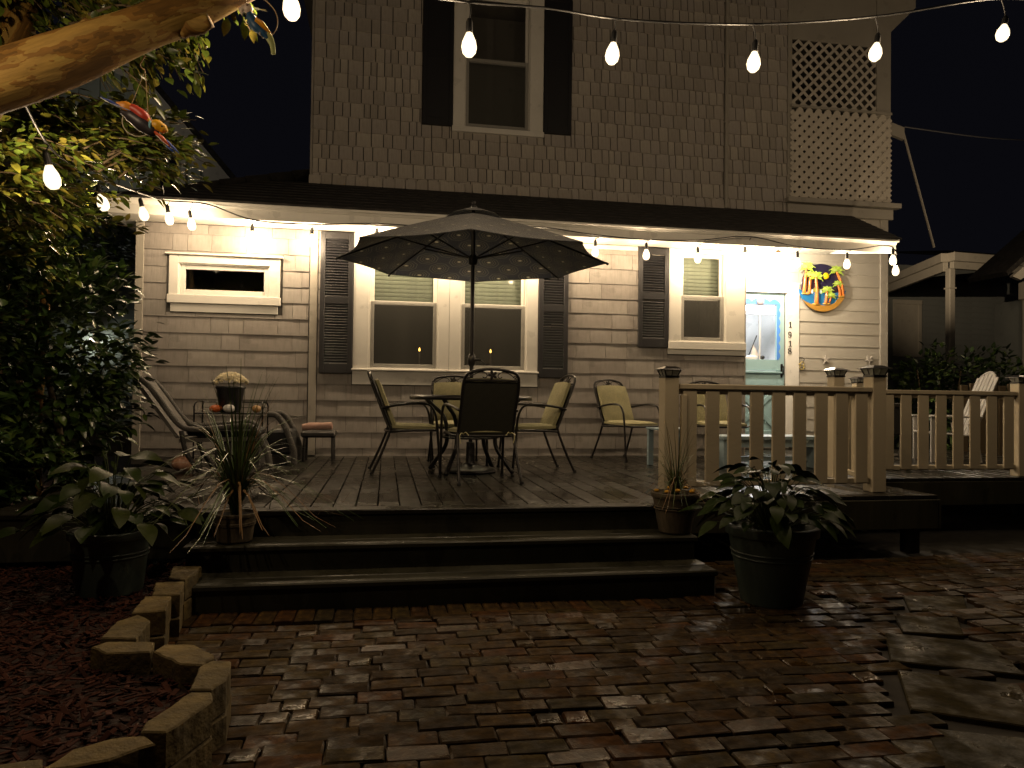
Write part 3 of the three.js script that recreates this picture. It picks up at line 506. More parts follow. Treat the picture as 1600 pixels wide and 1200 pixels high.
// ---------------------------------------------------------------- things on the entrance wall
const font = await new FontLoader().loadAsync('fonts/droid/droid_serif_regular.typeface.json');
{
  const hn = thing('house_number', 'black numerals 1918 running down the white door casing', 'number', [5.835, 0, UZ + 0.0355]);
  [['1', 2.262], ['9', 2.115], ['1', 1.982], ['8', 1.872]].forEach(([c, y], i) => M('digit', new TextGeometry(c, { font, size: 0.085, depth: 0.008, curveSegments: 5, bevelEnabled: false }), WIRE, hn, [i % 2 ? -0.02 : -0.012, y - 0.042 + 0.02, 0.0005]));
}
function palm(parent, x, y, h, lean, r, z, TR, LF, k) {
  const t = sub('palm', parent), n = 7, top = [x + lean, y + h];
  M('trunk', sweep([[x, y, z], [x + lean * 0.3, y + h * 0.5, z + 0.012], [x + lean, y + h, z + 0.012]], [0.028 * k, 0.022 * k, 0.016 * k], 8, 8), TR, t);
  for (let i = 1; i < 5; i++) M('trunk_ring', mv(new THREE.TorusGeometry(0.022 * k, 0.004, 5, 10), x + lean * (i / 5) * (i / 5), y + h * i / 5, z + 0.01, PI / 2), mat([0.35, 0.08, 0.02], { roughness: 0.4 }), t);
  for (let i = 0; i < n; i++) {
    const a = -0.5 + (i / (n - 1)) * (PI + 1.0), dx = Math.cos(a) * r, dy = Math.sin(a) * r * 0.75, w = r * 0.2;
    const c = [top[0] + dx * 0.5, top[1] + dy * 0.5 + r * 0.22], e = [top[0] + dx, top[1] + dy - r * 0.12], nx = -dy / r, ny = dx / r;
    const up = [], dn = []; for (let q = 0; q <= 8; q++) { const u = q / 8, bx = (1 - u) ** 2 * top[0] + 2 * u * (1 - u) * c[0] + u * u * e[0], by = (1 - u) ** 2 * top[1] + 2 * u * (1 - u) * c[1] + u * u * e[1], ww = w * Math.sin(Math.min(1, u * 1.15 + 0.08) * PI) * (q % 2 ? 1.1 : 0.75) + 0.003; up.push([bx + nx * ww, by + ny * ww]); dn.push([bx - nx * ww, by - ny * ww]); }
    M('frond', extr(up.concat(dn.reverse()), 0.005, 0.002), LF[i % 2], t, [0, 0, z + 0.014 + (i % 3) * 0.007]);
  }
}
{
  const a = thing('wall_art', 'round painted metal plaque of palm trees and yellow moon over blue water', 'wall art', [6.36, 2.87, UZ + 0.028]);
  const EN = { roughness: 0.22, clearcoat: 0.6 }, cir = (r, a0, a1, n = 28, cx = 0, cy = 0, sx = 1) => Array.from({ length: n + 1 }, (_, i) => { const t = a0 + (a1 - a0) * i / n; return [cx + Math.cos(t) * r * sx, cy + Math.sin(t) * r]; });
  M('night_sky', extr(cir(0.33, -0.35, PI + 0.35), 0.012, 0.003), mat([0.022, 0.018, 0.045], EN), a);
  M('sea', extr([...cir(0.39, PI + 0.20, 2 * PI - 0.20, 24, 0, 0.02), [0.38, -0.075], [0.2, -0.10], [0, -0.085], [-0.2, -0.105], [-0.38, -0.07]], 0.014, 0.003), mat([0.02, 0.15, 0.36], EN), a, [0, 0, 0.013]);
  M('meadow', extr([[-0.2, -0.11], [-0.12, -0.03], [-0.02, -0.05], [0.1, -0.02], [0.2, -0.11]], 0.006, 0.002), mat([0.22, 0.28, 0.05], EN), a, [0, 0, 0.016]);
  M('sand', extr([...cir(0.395, PI + 0.62, 2 * PI - 0.42, 20, 0, 0.015), [0.33, -0.13], [0.27, -0.16], [0.20, -0.25], [0.12, -0.285], [0.02, -0.295], [-0.08, -0.28], [-0.16, -0.285], [-0.26, -0.25]], 0.012, 0.004), mat([0.36, 0.19, 0.035], EN), a, [0, 0, 0.022]);
  M('moon', mv(new THREE.SphereGeometry(0.05, 18, 10).scale(1, 1, 0.45), 0.055, 0.15, 0.03), mat([0.8, 0.56, 0.01], EN), a);
  M('wave_crest', [[-0.17, -0.09], [-0.03, -0.085], [-0.10, -0.13], [0.08, -0.10]].map(([x, y]) => mv(new THREE.SphereGeometry(0.02, 8, 6).scale(1, 1.8, 0.5), x, y, 0.032)), mat([0.55, 0.68, 0.75], EN), a);
  for (const [x, y, sx] of [[-0.27, -0.125, 1.1], [-0.10, -0.275, 1.1], [0.07, -0.265, 1.1], [0.31, -0.145, 1]]) M('islet', mv(new THREE.SphereGeometry(0.062, 12, 8).scale(sx, 0.3, 0.4), x, y, 0.03), mat([0.55, 0.33, 0.07], EN), a);
  const TR = mat([0.55, 0.17, 0.03], EN), LF = [mat([0.34, 0.50, 0.06], EN), mat([0.42, 0.55, 0.12], EN)];
  palm(a, -0.30, -0.12, 0.38, 0.03, 0.14, 0.03, TR, LF, 1); palm(a, -0.215, -0.12, 0.27, 0.01, 0.10, 0.026, TR, LF, 0.95); palm(a, -0.10, -0.27, 0.40, -0.02, 0.13, 0.036, TR, LF, 1.15); palm(a, 0.05, -0.26, 0.19, 0.01, 0.11, 0.036, TR, LF, 0.9); palm(a, 0.11, -0.24, 0.09, 0.02, 0.08, 0.038, TR, LF, 0.6); palm(a, 0.285, -0.14, 0.17, -0.05, 0.09, 0.034, TR, LF, 0.8); palm(a, 0.335, -0.14, 0.37, -0.12, 0.13, 0.03, TR, LF, 0.95);
}
function star(x, y, label, rot) {
  const p = []; for (let i = 0; i < 10; i++) { const t = rot + i * PI / 5, r = i % 2 ? 0.022 : 0.062; p.push([Math.cos(t) * r, Math.sin(t) * r]); }
  const m = solo('starfish', extr(p, 0.012, 0.008), mat([0.40, 0.37, 0.33], { roughness: 0.6, bumpMap: bumpBrick, bumpScale: 0.003 }), label, 'ornament', [x, y, UZ + 0.03]);
}
star(6.433, 1.778, 'grey starfish ornament on the siding nearer the door', 0.4); star(7.152, 1.793, 'grey starfish ornament on the siding nearer the house corner', 0.9);
{
  const h = thing('hook_ornament', 'small gold ornament hanging from a scrolled hook beside the door casing', 'ornament', [6.02, 1.68, UZ + 0.03]);
  M('hook', tube([[-0.03, 0.11, -0.01], [0.03, 0.12, 0.01], [0.06, 0.09, 0.015], [0.035, 0.06, 0.015]], 0.005, 6), IRON, h);
  const G = mat([0.45, 0.36, 0.12], { roughness: 0.35, metalness: 0.5 });
  M('pendant', [mv(new THREE.TorusGeometry(0.028, 0.007, 6, 14), 0.03, 0.03, 0.012), mv(new THREE.TorusGeometry(0.032, 0.007, 6, 14), 0.02, -0.025, 0.012), mv(new THREE.SphereGeometry(0.016, 8, 6), 0.055, -0.03, 0.012), mv(new THREE.SphereGeometry(0.014, 8, 6), -0.015, 0.02, 0.012)], G, h);
}
// electric candles standing inside the big window
function candle(x, label) {
  const c = thing('window_candle', label, 'candle', [x, 1.496, -0.21]);
  M('stick', lathe([[0.03, 0], [0.03, 0.006], [0.011, 0.012], [0.011, 0.21], [0.0001, 0.212]], 14), mat([0.06, 0.05, 0.04], { roughness: 0.5 }), c);
  M('flame_bulb', lathe([[0.0001, 0.215], [0.008, 0.22], [0.013, 0.232], [0.008, 0.25], [0.0001, 0.265]], 12), mat([0.9, 0.6, 0.2], { emissive: new THREE.Color().setRGB(1, 0.55, 0.1), emissiveIntensity: 6 }), c);
  const L = new THREE.PointLight(new THREE.Color().setRGB(1, 0.6, 0.2), 0.004, 0, 2); L.position.set(0, 0.235, 0); L.castShadow = true; L.shadow.radius = 0.4; c.add(L);
}
M('window_stool', bar(-0.22, 1.70, 1.47, 1.495, -0.26, -0.122), WHITE, house);
candle(0.40, 'lit electric candle behind the left sash of the big double window'); candle(1.28, 'lit electric candle behind the right sash of the big double window');
console.log('deck done');

// ---------------------------------------------------------------- furniture on the deck
const CUSH = [[0.33, 0.305, 0.165], [0.31, 0.287, 0.155]].map((c) => mat(c, { roughness: 0.9, map: mapCloth, bumpMap: bumpCloth, bumpScale: 0.0006, sheen: 0.2 }));
const SLING = mat([0.035, 0.034, 0.02], { roughness: 0.8, map: mapWeave, bumpMap: bumpWeave, bumpScale: 0.0006 });
const FRAME = mat([0.02, 0.018, 0.017], { roughness: 0.35, metalness: 0.4 });
function makeChair() {
  const c = thing('patio_chair', 'x', 'chair', [0, 0, 0], 0, 'iron patio chairs with olive cushions');
  for (const s of [-1, 1]) {
    M('leg', sweep([[s * 0.285, 0, 0.27], [s * 0.285, 0.3, 0.245], [s * 0.285, 0.55, 0.215], [s * 0.284, 0.625, 0.17], [s * 0.282, 0.645, 0.08], [s * 0.27, 0.63, -0.12], [s * 0.245, 0.60, -0.265]], [0.0125, 0.0125, 0.0125], 7, 26), FRAME, c);
    M('leg', sweep([[s * 0.265, 0, -0.35], [s * 0.25, 0.22, -0.25], [s * 0.24, 0.40, -0.185], [s * 0.235, 0.44, -0.18]], [0.0125, 0.0125], 7, 12), FRAME, c);
    M('foot_cap', mv(new THREE.CylinderGeometry(0.017, 0.018, 0.022, 8), s * 0.285, 0.012, 0.27), WIRE, c); M('foot_cap', mv(new THREE.CylinderGeometry(0.017, 0.018, 0.022, 8), s * 0.265, 0.012, -0.35), WIRE, c);
  }
  M('back_frame', [tube([[-0.235, 0.38, -0.165], [-0.235, 0.62, -0.26], [-0.232, 0.84, -0.345], [-0.21, 0.895, -0.365], [-0.12, 0.925, -0.376], [0, 0.935, -0.38], [0.12, 0.925, -0.376], [0.21, 0.895, -0.365], [0.232, 0.84, -0.345], [0.235, 0.62, -0.26], [0.235, 0.38, -0.165]], 0.0125, 7, 44), rod([-0.232, 0.845, -0.347], [0.232, 0.845, -0.347], 0.010, 6)], FRAME, c);
  const orn = [];
  for (const s of [-1, 1]) { orn.push(tube([[s * 0.21, 0.855, -0.352], [s * 0.15, 0.895, -0.368], [s * 0.10, 0.915, -0.374], [s * 0.06, 0.905, -0.371], [s * 0.045, 0.88, -0.362], [s * 0.065, 0.865, -0.356], [s * 0.082, 0.875, -0.36]], 0.0045, 5, 20)); orn.push(tube([[s * 0.19, 0.855, -0.352], [s * 0.205, 0.875, -0.36], [s * 0.185, 0.882, -0.363], [s * 0.178, 0.87, -0.358]], 0.004, 5, 12)); }
  for (let i = 0; i < 5; i++) orn.push(mv(new THREE.SphereGeometry(0.016, 8, 6).scale(1.5, 0.8, 0.4), Math.cos(i * 1.2566) * 0.019, 0.89 + Math.sin(i * 1.2566) * 0.017, -0.366, 0, 0, i * 1.2566));
  M('scrollwork', orn, FRAME, c);
  M('seat_frame', tube([[-0.25, 0.39, -0.17], [-0.262, 0.40, 0.05], [-0.26, 0.40, 0.22], [-0.2, 0.395, 0.25], [0.2, 0.395, 0.25], [0.26, 0.40, 0.22], [0.262, 0.40, 0.05], [0.25, 0.39, -0.17]], 0.012, 6, 40, true), FRAME, c);
  M('seat_sling', mv(cbox(0.47, 0.006, 0.40, 0.002), 0, 0.388, 0.03, -0.02), SLING, c); M('back_sling', mv(cbox(0.455, 0.49, 0.006, 0.002), 0, 0.605, -0.253, -0.363), SLING, c);
  M('seat_cushion', mv(pillow(0.47, 0.45, 0.06), 0, 0.425, 0.035, -PI / 2 + 0.03), CUSH[0], c); M('back_cushion', mv(pillow(0.455, 0.49, 0.062), 0, 0.635, -0.225, -0.363), CUSH[1], c);
  return c;
}
const chair0 = makeChair();
function ties(c) { for (const s of [-1, 1]) M('cushion_tie', [tube([[s * 0.2, 0.40, -0.20], [s * 0.215, 0.415, -0.225], [s * 0.235, 0.395, -0.235], [s * 0.225, 0.33, -0.235]], 0.004, 5, 12), tube([[s * 0.2, 0.40, -0.20], [s * 0.185, 0.42, -0.23], [s * 0.16, 0.395, -0.235]], 0.004, 5, 10)], mat([0.5, 0.46, 0.25], { roughness: 0.9 }), c); }
const chairSpots = [
  ['patio chair seen from behind, nearest the camera, back against the table', 0.80, 2.56, PI + 0.14],
  ['patio chair at the left side of the table, facing right', 0.22, 1.82, PI / 2 + 0.05],
  ['patio chair at the right side of the table, facing left', 1.42, 1.76, -PI / 2 + 0.08],
  ['patio chair behind the table, facing the camera under the big window', 0.74, 1.12, 0.02],
  ['patio chair standing alone by the wall, between table and railing', 2.80, 0.62, 0.42],
  ['patio chair behind the front railing, left of the blue door', 3.93, 0.62, 0.06],
];
chairSpots.forEach(([l, x, z, a], i) => { let c = chair0; if (i) { c = chair0.clone(); c.userData = { ...chair0.userData }; c.name = uniq('patio_chair'); scene.add(c); } c.position.set(x, DY + 0.003, z); c.rotation.set(0, a, 0); c.userData.label = l; });
ties(chair0);
{
  const t = thing('patio_table', 'round dark metal patio table with glass top under the umbrella', 'table', [0.80, DY + 0.003, 1.88]);
  const TG = mat([0.5, 0.55, 0.52], { roughness: 0.05, transmission: 0.7, thickness: 0 });
  M('rim', lathe([[0.535, 0.68], [0.575, 0.68], [0.583, 0.70], [0.575, 0.725], [0.535, 0.722], [0.535, 0.68]], 40), FRAME, t);
  M('glass_top', new THREE.RingGeometry(0.03, 0.536, 40, 1).rotateX(-PI / 2), TG, t, [0, 0.712, 0]);
  for (let i = 0; i < 4; i++) { const a = i * PI / 2 + 0.62, f = (r, y) => [Math.cos(a) * r, y, Math.sin(a) * r]; M('leg', sweep([f(0.50, 0.69), f(0.42, 0.62), f(0.30, 0.52), f(0.26, 0.38), f(0.27, 0.25), f(0.36, 0.12), f(0.45, 0.012)], [0.022, 0.02, 0.02, 0.02, 0.022], 8, 26), FRAME, t); }
  M('stretcher', tube(Array.from({ length: 12 }, (_, i) => [Math.cos(i * PI / 6) * 0.265, 0.33, Math.sin(i * PI / 6) * 0.265]), 0.01, 6, 40, true), FRAME, t);
  M('hub_ring', lathe([[0.030, 0.69], [0.05, 0.69], [0.05, 0.726], [0.030, 0.726], [0.030, 0.69]], 20), FRAME, t);
}
{ // umbrella
  const cv = document.createElement('canvas'); cv.width = cv.height = 512; const g = cv.getContext('2d');
  g.fillStyle = '#3b3e45'; g.fillRect(0, 0, 512, 512);
  const medal = (cx, cy) => { for (let k = 6; k >= 2; k -= 2) { const r = k * 19; g.beginPath(); for (let i = 0; i < 8; i++) { const a = i * PI / 4 + PI / 8, q = r * (i % 2 ? 1 : 1), x = cx + Math.cos(a) * q * 1.0, y = cy + Math.sin(a) * q * 1.0; i ? g.lineTo(x, y) : g.moveTo(x, y); } g.closePath(); g.lineWidth = 20; g.strokeStyle = '#2a2927'; g.stroke(); g.lineWidth = 8; g.strokeStyle = '#9a937c'; g.stroke(); } g.beginPath(); g.ellipse(cx, cy, 26, 19, 0, 0, 7); g.fillStyle = '#efe6c0'; g.fill(); };
  for (const [x, y] of [[0, 0], [512, 0], [0, 512], [512, 512], [256, 256]]) medal(x, y);
  g.lineWidth = 9; g.strokeStyle = '#8a846f'; for (const [x, y] of [[0, 0], [512, 0], [0, 512], [512, 512], [256, 256]]) { g.beginPath(); g.moveTo(x - 150, y - 60); g.lineTo(x - 60, y - 150); g.lineTo(x + 60, y - 150); g.lineTo(x + 150, y - 60); g.lineTo(x + 150, y + 60); g.lineTo(x + 60, y + 150); g.lineTo(x - 60, y + 150); g.lineTo(x - 150, y + 60); g.closePath(); g.stroke(); }
  const rr = rng(77); for (let i = 0; i < 9000; i++) { g.fillStyle = rr() > 0.5 ? 'rgba(20,20,20,0.10)' : 'rgba(220,215,200,0.07)'; g.fillRect(rr() * 512, rr() * 512, 3, 1.5); }
  const map = new THREE.CanvasTexture(cv); map.colorSpace = THREE.SRGBColorSpace; map.wrapS = map.wrapT = THREE.RepeatWrapping; map.repeat.set(1 / 0.36, 1 / 0.36);
  const CAN = mat([0.42, 0.45, 0.52], { roughness: 1, transmission: 0.32, thickness: 0, map, bumpMap: bumpCloth, bumpScale: 0.0004 });
  const u = thing('patio_umbrella', 'open dark patterned patio umbrella standing through the table', 'umbrella', [0.80, DY + 0.003, 1.88]);
  M('base', lathe([[0.0001, 0], [0.24, 0], [0.245, 0.015], [0.22, 0.04], [0.10, 0.06], [0.045, 0.09], [0.04, 0.28], [0.026, 0.285], [0.0001, 0.285]], 32), IRON, u);
  M('pole', rod([0, 0.05, 0], [0, 2.50, 0], 0.0195, 14), FRAME, u);
  const ck = M('crank', [lathe([[0.02, 1.00], [0.034, 1.02], [0.038, 1.06], [0.034, 1.10], [0.02, 1.12]], 14), mv(new THREE.CylinderGeometry(0.014, 0.014, 0.07, 8), 0.05, 1.06, 0.01, 0, 0, PI / 2)], FRAME, u);
  M('crank_handle', [rod([0.085, 1.06, 0.01], [0.13, 1.02, 0.03], 0.006), rod([0.13, 1.02, 0.03], [0.165, 1.02, 0.03], 0.009)], FRAME, ck);
  const Rr = 1.29, ey = 2.015, ty = 2.44, N = 8, ph = 0.13;
  const tip = (i) => { const a = ph + PI / 2 + i * 2 * PI / N; return [Math.cos(a), Math.sin(a)]; };
  const surf = (i, t, s) => { // along the rib t (0 apex..1 rim), across the panel s 0..1
    const [ax, az] = tip(i), [bx, bz] = tip(i + 1), r = 0.10 + (Rr - 0.10) * t, sag = Math.sin(s * PI);
    const x = (ax * (1 - s) + bx * s) * r * (1 - 0.045 * sag * t), z = (az * (1 - s) + bz * s) * r * (1 - 0.045 * sag * t);
    const y = ty + (ey - ty) * Math.pow(t, 1.03) + 0.006 * Math.sin(t * PI) - 0.006 * sag * t; return V(x, y, z);
  };
  for (let i = 0; i < N; i++) {
    const pos = [], uv = [], idx = [], A = 10, B = 6;
    for (let a = 0; a <= A; a++) for (let b = 0; b <= B; b++) { const p = surf(i, a / A, b / B); pos.push(p.x, p.y, p.z); const w = (b / B - 0.5) * 2 * Rr * Math.sin(PI / N) * (0.08 + 0.92 * a / A); uv.push(w, (a / A) * Rr); }
    for (let a = 0; a < A; a++) for (let b = 0; b < B; b++) { const k = a * (B + 1) + b; idx.push(k, k + 1, k + B + 1, k + 1, k + B + 2, k + B + 1); }
    const gg = new THREE.BufferGeometry(); gg.setAttribute('position', new THREE.Float32BufferAttribute(pos, 3)); gg.setAttribute('uv', new THREE.Float32BufferAttribute(uv, 2)); gg.setIndex(idx); gg.computeVertexNormals();
    const pn = M('canopy_panel', gg, CAN, u);
    M('hem', tube(Array.from({ length: 7 }, (_, b) => { const p = surf(i, 1, b / 6); return [p.x, p.y - 0.004, p.z]; }), 0.005, 5, 12), CAN, pn);
    const rp = Array.from({ length: 7 }, (_, a) => { const p = surf(i, 0.02 + a / 6 * 0.98, 0); return [p.x, p.y - 0.013, p.z]; });
    const rb = M('rib', tube(rp, 0.0085, 6, 14), IRON, u);
    const m = surf(i, 0.52, 0); M('strut', rod([tip(i)[0] * 0.035, 2.03, tip(i)[1] * 0.035], [m.x, m.y - 0.015, m.z], 0.0075, 6), IRON, rb);
    M('rib_cap', mv(new THREE.SphereGeometry(0.014, 8, 6), rp[6][0], rp[6][1], rp[6][2]), IRON, rb);
  }
  M('runner', lathe([[0.021, 1.96], [0.042, 1.97], [0.045, 2.04], [0.03, 2.06], [0.021, 2.06]], 16), IRON, u);
  // vent cap above the canopy
  const vp = []; for (let i = 0; i < N; i++) { const [ax, az] = tip(i), [bx, bz] = tip(i + 1), P = (x, z, r, y) => V(x * r, y, z * r); const mx = (ax + bx) / 2 * 0.96, mz = (az + bz) / 2 * 0.96; vp.push([V(0, 2.525, 0), P(mx, mz, 0.26, 2.44), P(ax, az, 0.27, 2.425)], [V(0, 2.525, 0), P(bx, bz, 0.27, 2.425), P(mx, mz, 0.26, 2.44)]); }
  M('vent_cap', boxUV(flat(vp)), CAN, u); M('finial', lathe([[0.0001, 2.515], [0.03, 2.52], [0.022, 2.54], [0.012, 2.55], [0.02, 2.565], [0.012, 2.585], [0.0001, 2.59]], 14), IRON, u);
}
// blue bench and side table by the door
const BLUE = mat([0.23, 0.31, 0.36], { roughness: 0.5, map: mapPaint, bumpMap: bumpPaint, bumpScale: 0.001 });
{
  const b = thing('bench', 'pale blue painted low bench behind the front railing', 'bench', [3.95, DY + 0.003, 1.62], 0.03);
  for (let i = 0; i < 3; i++) M('seat_plank', bar(-0.57, 0.57, 0.305, 0.34, -0.2 + i * 0.135, -0.07 + i * 0.135), BLUE, b);
  for (const s of [-1, 1]) M('end_panel', bar(s * 0.53 - 0.02, s * 0.53 + 0.02, 0, 0.304, -0.17, 0.17), BLUE, b);
  M('apron', bar(-0.509, 0.509, 0.225, 0.304, 0.13, 0.15), BLUE, b); M('stretcher', bar(-0.509, 0.509, 0.07, 0.12, -0.02, 0.02), BLUE, b);
  const s = thing('side_table', 'small blue slatted side table beside the lone patio chair', 'side table', [2.98, DY + 0.003, 1.42], 0.1);
  for (let i = 0; i < 4; i++) M('top_slat', bar(-0.19, 0.19, 0.385, 0.405, -0.18 + i * 0.092, -0.095 + i * 0.092), BLUE, s);
  for (const a of [-1, 1]) for (const c of [-1, 1]) M('leg', bar(a * 0.155 - 0.03, a * 0.155 + 0.03, 0, 0.384, c * 0.14 - 0.02, c * 0.14 + 0.02), BLUE, s);
  M('apron', bar(-0.12, 0.12, 0.32, 0.384, 0.13, 0.145), BLUE, s);
}
// wicker lounger, armchair, footstool and metal side table at the left
const WICK = mat([0.17, 0.155, 0.14], { roughness: 0.6, map: mapWeave, bumpMap: bumpWeave, bumpScale: 0.003 }), DARKC = mat([0.014, 0.014, 0.014], { roughness: 0.85, map: mapCloth }), DWICK = mat([0.045, 0.04, 0.036], { roughness: 0.6, map: mapWeave, bumpMap: bumpWeave, bumpScale: 0.003 });
{
  const l = thing('wicker_lounge_chair', 'grey wicker lounge chair with a long sloping back, facing right', 'lounge chair');
  const prof = [[-2.15, 1.305], [-2.06, 1.235], [-1.957, 1.102], [-1.837, 0.934], [-1.766, 0.866], [-1.686, 0.842], [-1.471, 0.858], [-1.281, 0.876], [-1.19, 0.874], [-1.135, 0.828], [-1.086, 0.726], [-1.05, 0.64], [-1.01, DY + 0.01]];
  for (const [z, dx, dy] of [[1.9, 0, 0], [1.36, -0.08, 0.012]]) M('arm_rail', tube(prof.map(([x, y]) => [x + dx, y + (y > 0.6 ? dy : 0), z]), 0.026, 9, 60), WICK, l);
  const P4 = (a, b, t) => { const n = V(b[1] - a[1], -(b[0] - a[0]), 0).normalize().multiplyScalar(t), f = (p, z) => V(p[0], p[1], z), q = [f(a, 1.88), f(b, 1.88), f(b, 1.38), f(a, 1.38)], w = q.map((v) => v.clone().add(n)); const T = []; const Q = (a, b, c, d) => T.push([a, b, c], [a, c, d]); Q(...q); Q(...[...w].reverse()); for (let i = 0; i < 4; i++) Q(q[i], q[(i + 1) % 4], w[(i + 1) % 4], w[i]); return boxUV(flat(T)); };
  M('back_panel', P4([-2.15, 1.27], [-1.80, 0.78], 0.03), WICK, l); M('seat_panel', P4([-1.80, 0.76], [-1.12, 0.78], 0.035), WICK, l);
  M('seat_cushion', mv(cbox(0.62, 0.07, 0.46, 0.025), -1.44, 0.818, 1.63), DARKC, l);
  M('seat_skirt', bar(-1.50, -1.12, 0.50, 0.735, 1.42, 1.86, 0.01), DWICK, l);
  for (const z of [1.88, 1.38]) M('leg', sweep([[-1.78, 0.83, z], [-1.74, 0.65, z], [-1.62, DY + 0.01, z]], [0.022, 0.02], 8, 10), DWICK, l);
  const a = thing('wicker_armchair', 'dark wicker armchair with a curved arm, beside the flower table', 'armchair');
  M('arm', tube([[-1.16, 0.965, 1.15], [-1.08, 0.955, 1.15], [-1.01, 0.87, 1.15], [-0.95, 0.74, 1.15], [-0.905, 0.6, 1.15], [-0.895, DY + 0.01, 1.15]], 0.03, 9, 26), WICK, a);
  M('arm', tube([[-1.16, 0.965, 0.62], [-1.08, 0.955, 0.62], [-1.01, 0.87, 0.62], [-0.95, 0.74, 0.62], [-0.905, 0.6, 0.62], [-0.895, DY + 0.01, 0.62]], 0.03, 9, 26), WICK, a);
  M('seat', bar(-1.17, -0.93, 0.56, 0.80, 0.66, 1.11, 0.02), DARKC, a); M('side_panel', bar(-1.17, -0.97, DY + 0.01, 0.555, 0.66, 1.11, 0.01), DWICK, a);
  const o = thing('footstool', 'low dark wicker footstool right of the armchair', 'footstool', [-0.70, DY + 0.003, 0.62]);
  M('top', mv(cbox(0.36, 0.07, 0.34, 0.02), 0, 0.29, 0), DWICK, o); for (const s of [-1, 1]) for (const q of [-1, 1]) M('leg', rod([s * 0.15, 0, q * 0.14], [s * 0.145, 0.258, q * 0.135], 0.015), DWICK, o);
  const tw = thing('rolled_towel', 'rolled pink towel lying on the dark footstool', 'towel', [-0.72, DY + 0.003 + 0.327 + 0.042, 0.64]);
  M('roll', mv(sweep([[-0.16, -0.01, 0], [-0.08, 0.0, 0], [0.02, 0.003, 0], [0.15, 0.006, 0]], [0.034, 0.041, 0.039, 0.042], 14, 16, 0.05), 0, 0, 0, 0, 0.05), mat([0.58, 0.36, 0.29], { roughness: 0.95, map: mapCloth, bumpMap: bumpCloth, bumpScale: 0.002 }), tw);
  M('roll_end', tube(Array.from({ length: 18 }, (_, i) => [0.152, Math.sin(i * 0.7) * (0.036 - i * 0.0018), Math.cos(i * 0.7) * (0.036 - i * 0.0018)]), 0.004, 5, 50), mat([0.48, 0.28, 0.22], { roughness: 0.95 }), tw);
  const t = thing('wire_side_table', 'black wire side table with a raised rail, holding flowers and gourds', 'side table', [-1.52, DY + 0.003, 1.05]);
  M('tray', mv(cbox(0.64, 0.014, 0.34, 0.003), 0, 0.515, 0), IRON, t);
  for (const s of [-1, 1]) { M('leg', tube([[s * 0.32, 0, 0.16], [s * 0.32, 0.5, 0.165], [s * 0.32, 0.60, 0.165], [s * 0.31, 0.625, 0.13], [s * 0.31, 0.625, -0.13], [s * 0.32, 0.60, -0.165], [s * 0.32, 0.5, -0.165], [s * 0.32, 0, -0.16]], 0.008, 6, 40), IRON, t); }
  M('rail', [rod([-0.31, 0.625, -0.15], [0.31, 0.625, -0.15], 0.006), rod([-0.31, 0.57, -0.16], [0.31, 0.57, -0.16], 0.004), rod([-0.31, 0.12, -0.16], [0.31, 0.12, -0.16], 0.006), rod([-0.31, 0.12, 0.16], [0.31, 0.12, 0.16], 0.006)], IRON, t);
}
const TT = DY + 0.003 + 0.5235;
{
  const f = thing('flower_pot', 'black pot of white chrysanthemums on the wire side table', 'flower pot', [-1.54, TT, 1.04]);
  M('pot', lathe([[0.0001, 0], [0.098, 0], [0.135, 0.235], [0.145, 0.24], [0.145, 0.262], [0.132, 0.262], [0.122, 0.22], [0.0001, 0.22]], 28), mat([0.012, 0.012, 0.013], { roughness: 0.35 }), f);
  const pg = []; for (let ring = 0; ring < 4; ring++) for (let i = 0; i < 12 - ring * 2; i++) { const a = i / (12 - ring * 2) * 2 * PI + ring, e = 0.15 + ring * 0.33, l = new THREE.SphereGeometry(0.008, 4, 3).scale(0.45, 0.28, 1.35); l.translate(0, 0, 0.0095); l.rotateX(-e); l.rotateY(a); pg.push(l); }
  const blossom = join(pg), WB = [mat([0.72, 0.64, 0.44], { roughness: 0.8 }), mat([0.78, 0.72, 0.55], { roughness: 0.8 })], r = rng(31);
  for (let i = 0; i < 95; i++) { const a = i * 2.39996, h = Math.sqrt(i / 95), R0 = 0.155 * h, y = 0.25 + 0.13 * Math.sqrt(Math.max(0, 1 - h * h * 0.92)) + r() * 0.012; const m = M('blossom', blossom, WB[i % 2], f, [Math.cos(a) * R0, y, Math.sin(a) * R0]); m.rotation.set(Math.sin(a) * h * 1.0, r() * 6, -Math.cos(a) * h * 1.0); m.scale.setScalar(0.95 + r() * 0.5); }
}
function gourd(name, label, p, r, sq, color, lobes = 9, stemc = [0.16, 0.13, 0.05]) {
  const o = thing(name, label, name === 'pumpkin' ? 'pumpkin' : 'gourd', p), g = new THREE.SphereGeometry(r, 36, 14), q = g.attributes.position;
  for (let i = 0; i < q.count; i++) { const a = Math.atan2(q.getZ(i), q.getX(i)), k = 1 - 0.09 * Math.pow(Math.abs(Math.cos(a * lobes / 2)), 6); q.setXYZ(i, q.getX(i) * k, q.getY(i) * sq, q.getZ(i) * k); }
  g.computeVertexNormals(); g.translate(0, r * sq, 0); M('body', g, mat(color, { roughness: 0.4 }), o);
  M('stem', sweep([[0, r * sq * 1.85, 0], [0.003, r * sq * 2.1, 0], [0.012, r * sq * 2.3, 0.004]], [r * 0.14, r * 0.1, r * 0.12], 7, 6), mat(stemc, { roughness: 0.8 }), o); return o;
}
gourd('pumpkin', 'orange pumpkin on the wire side table', [-1.655, TT, 1.145], 0.062, 0.62, [0.55, 0.12, 0.02]); gourd('pumpkin', 'white pumpkin between the orange one and the pot', [-1.525, TT, 1.175], 0.058, 0.72, [0.62, 0.60, 0.57]);
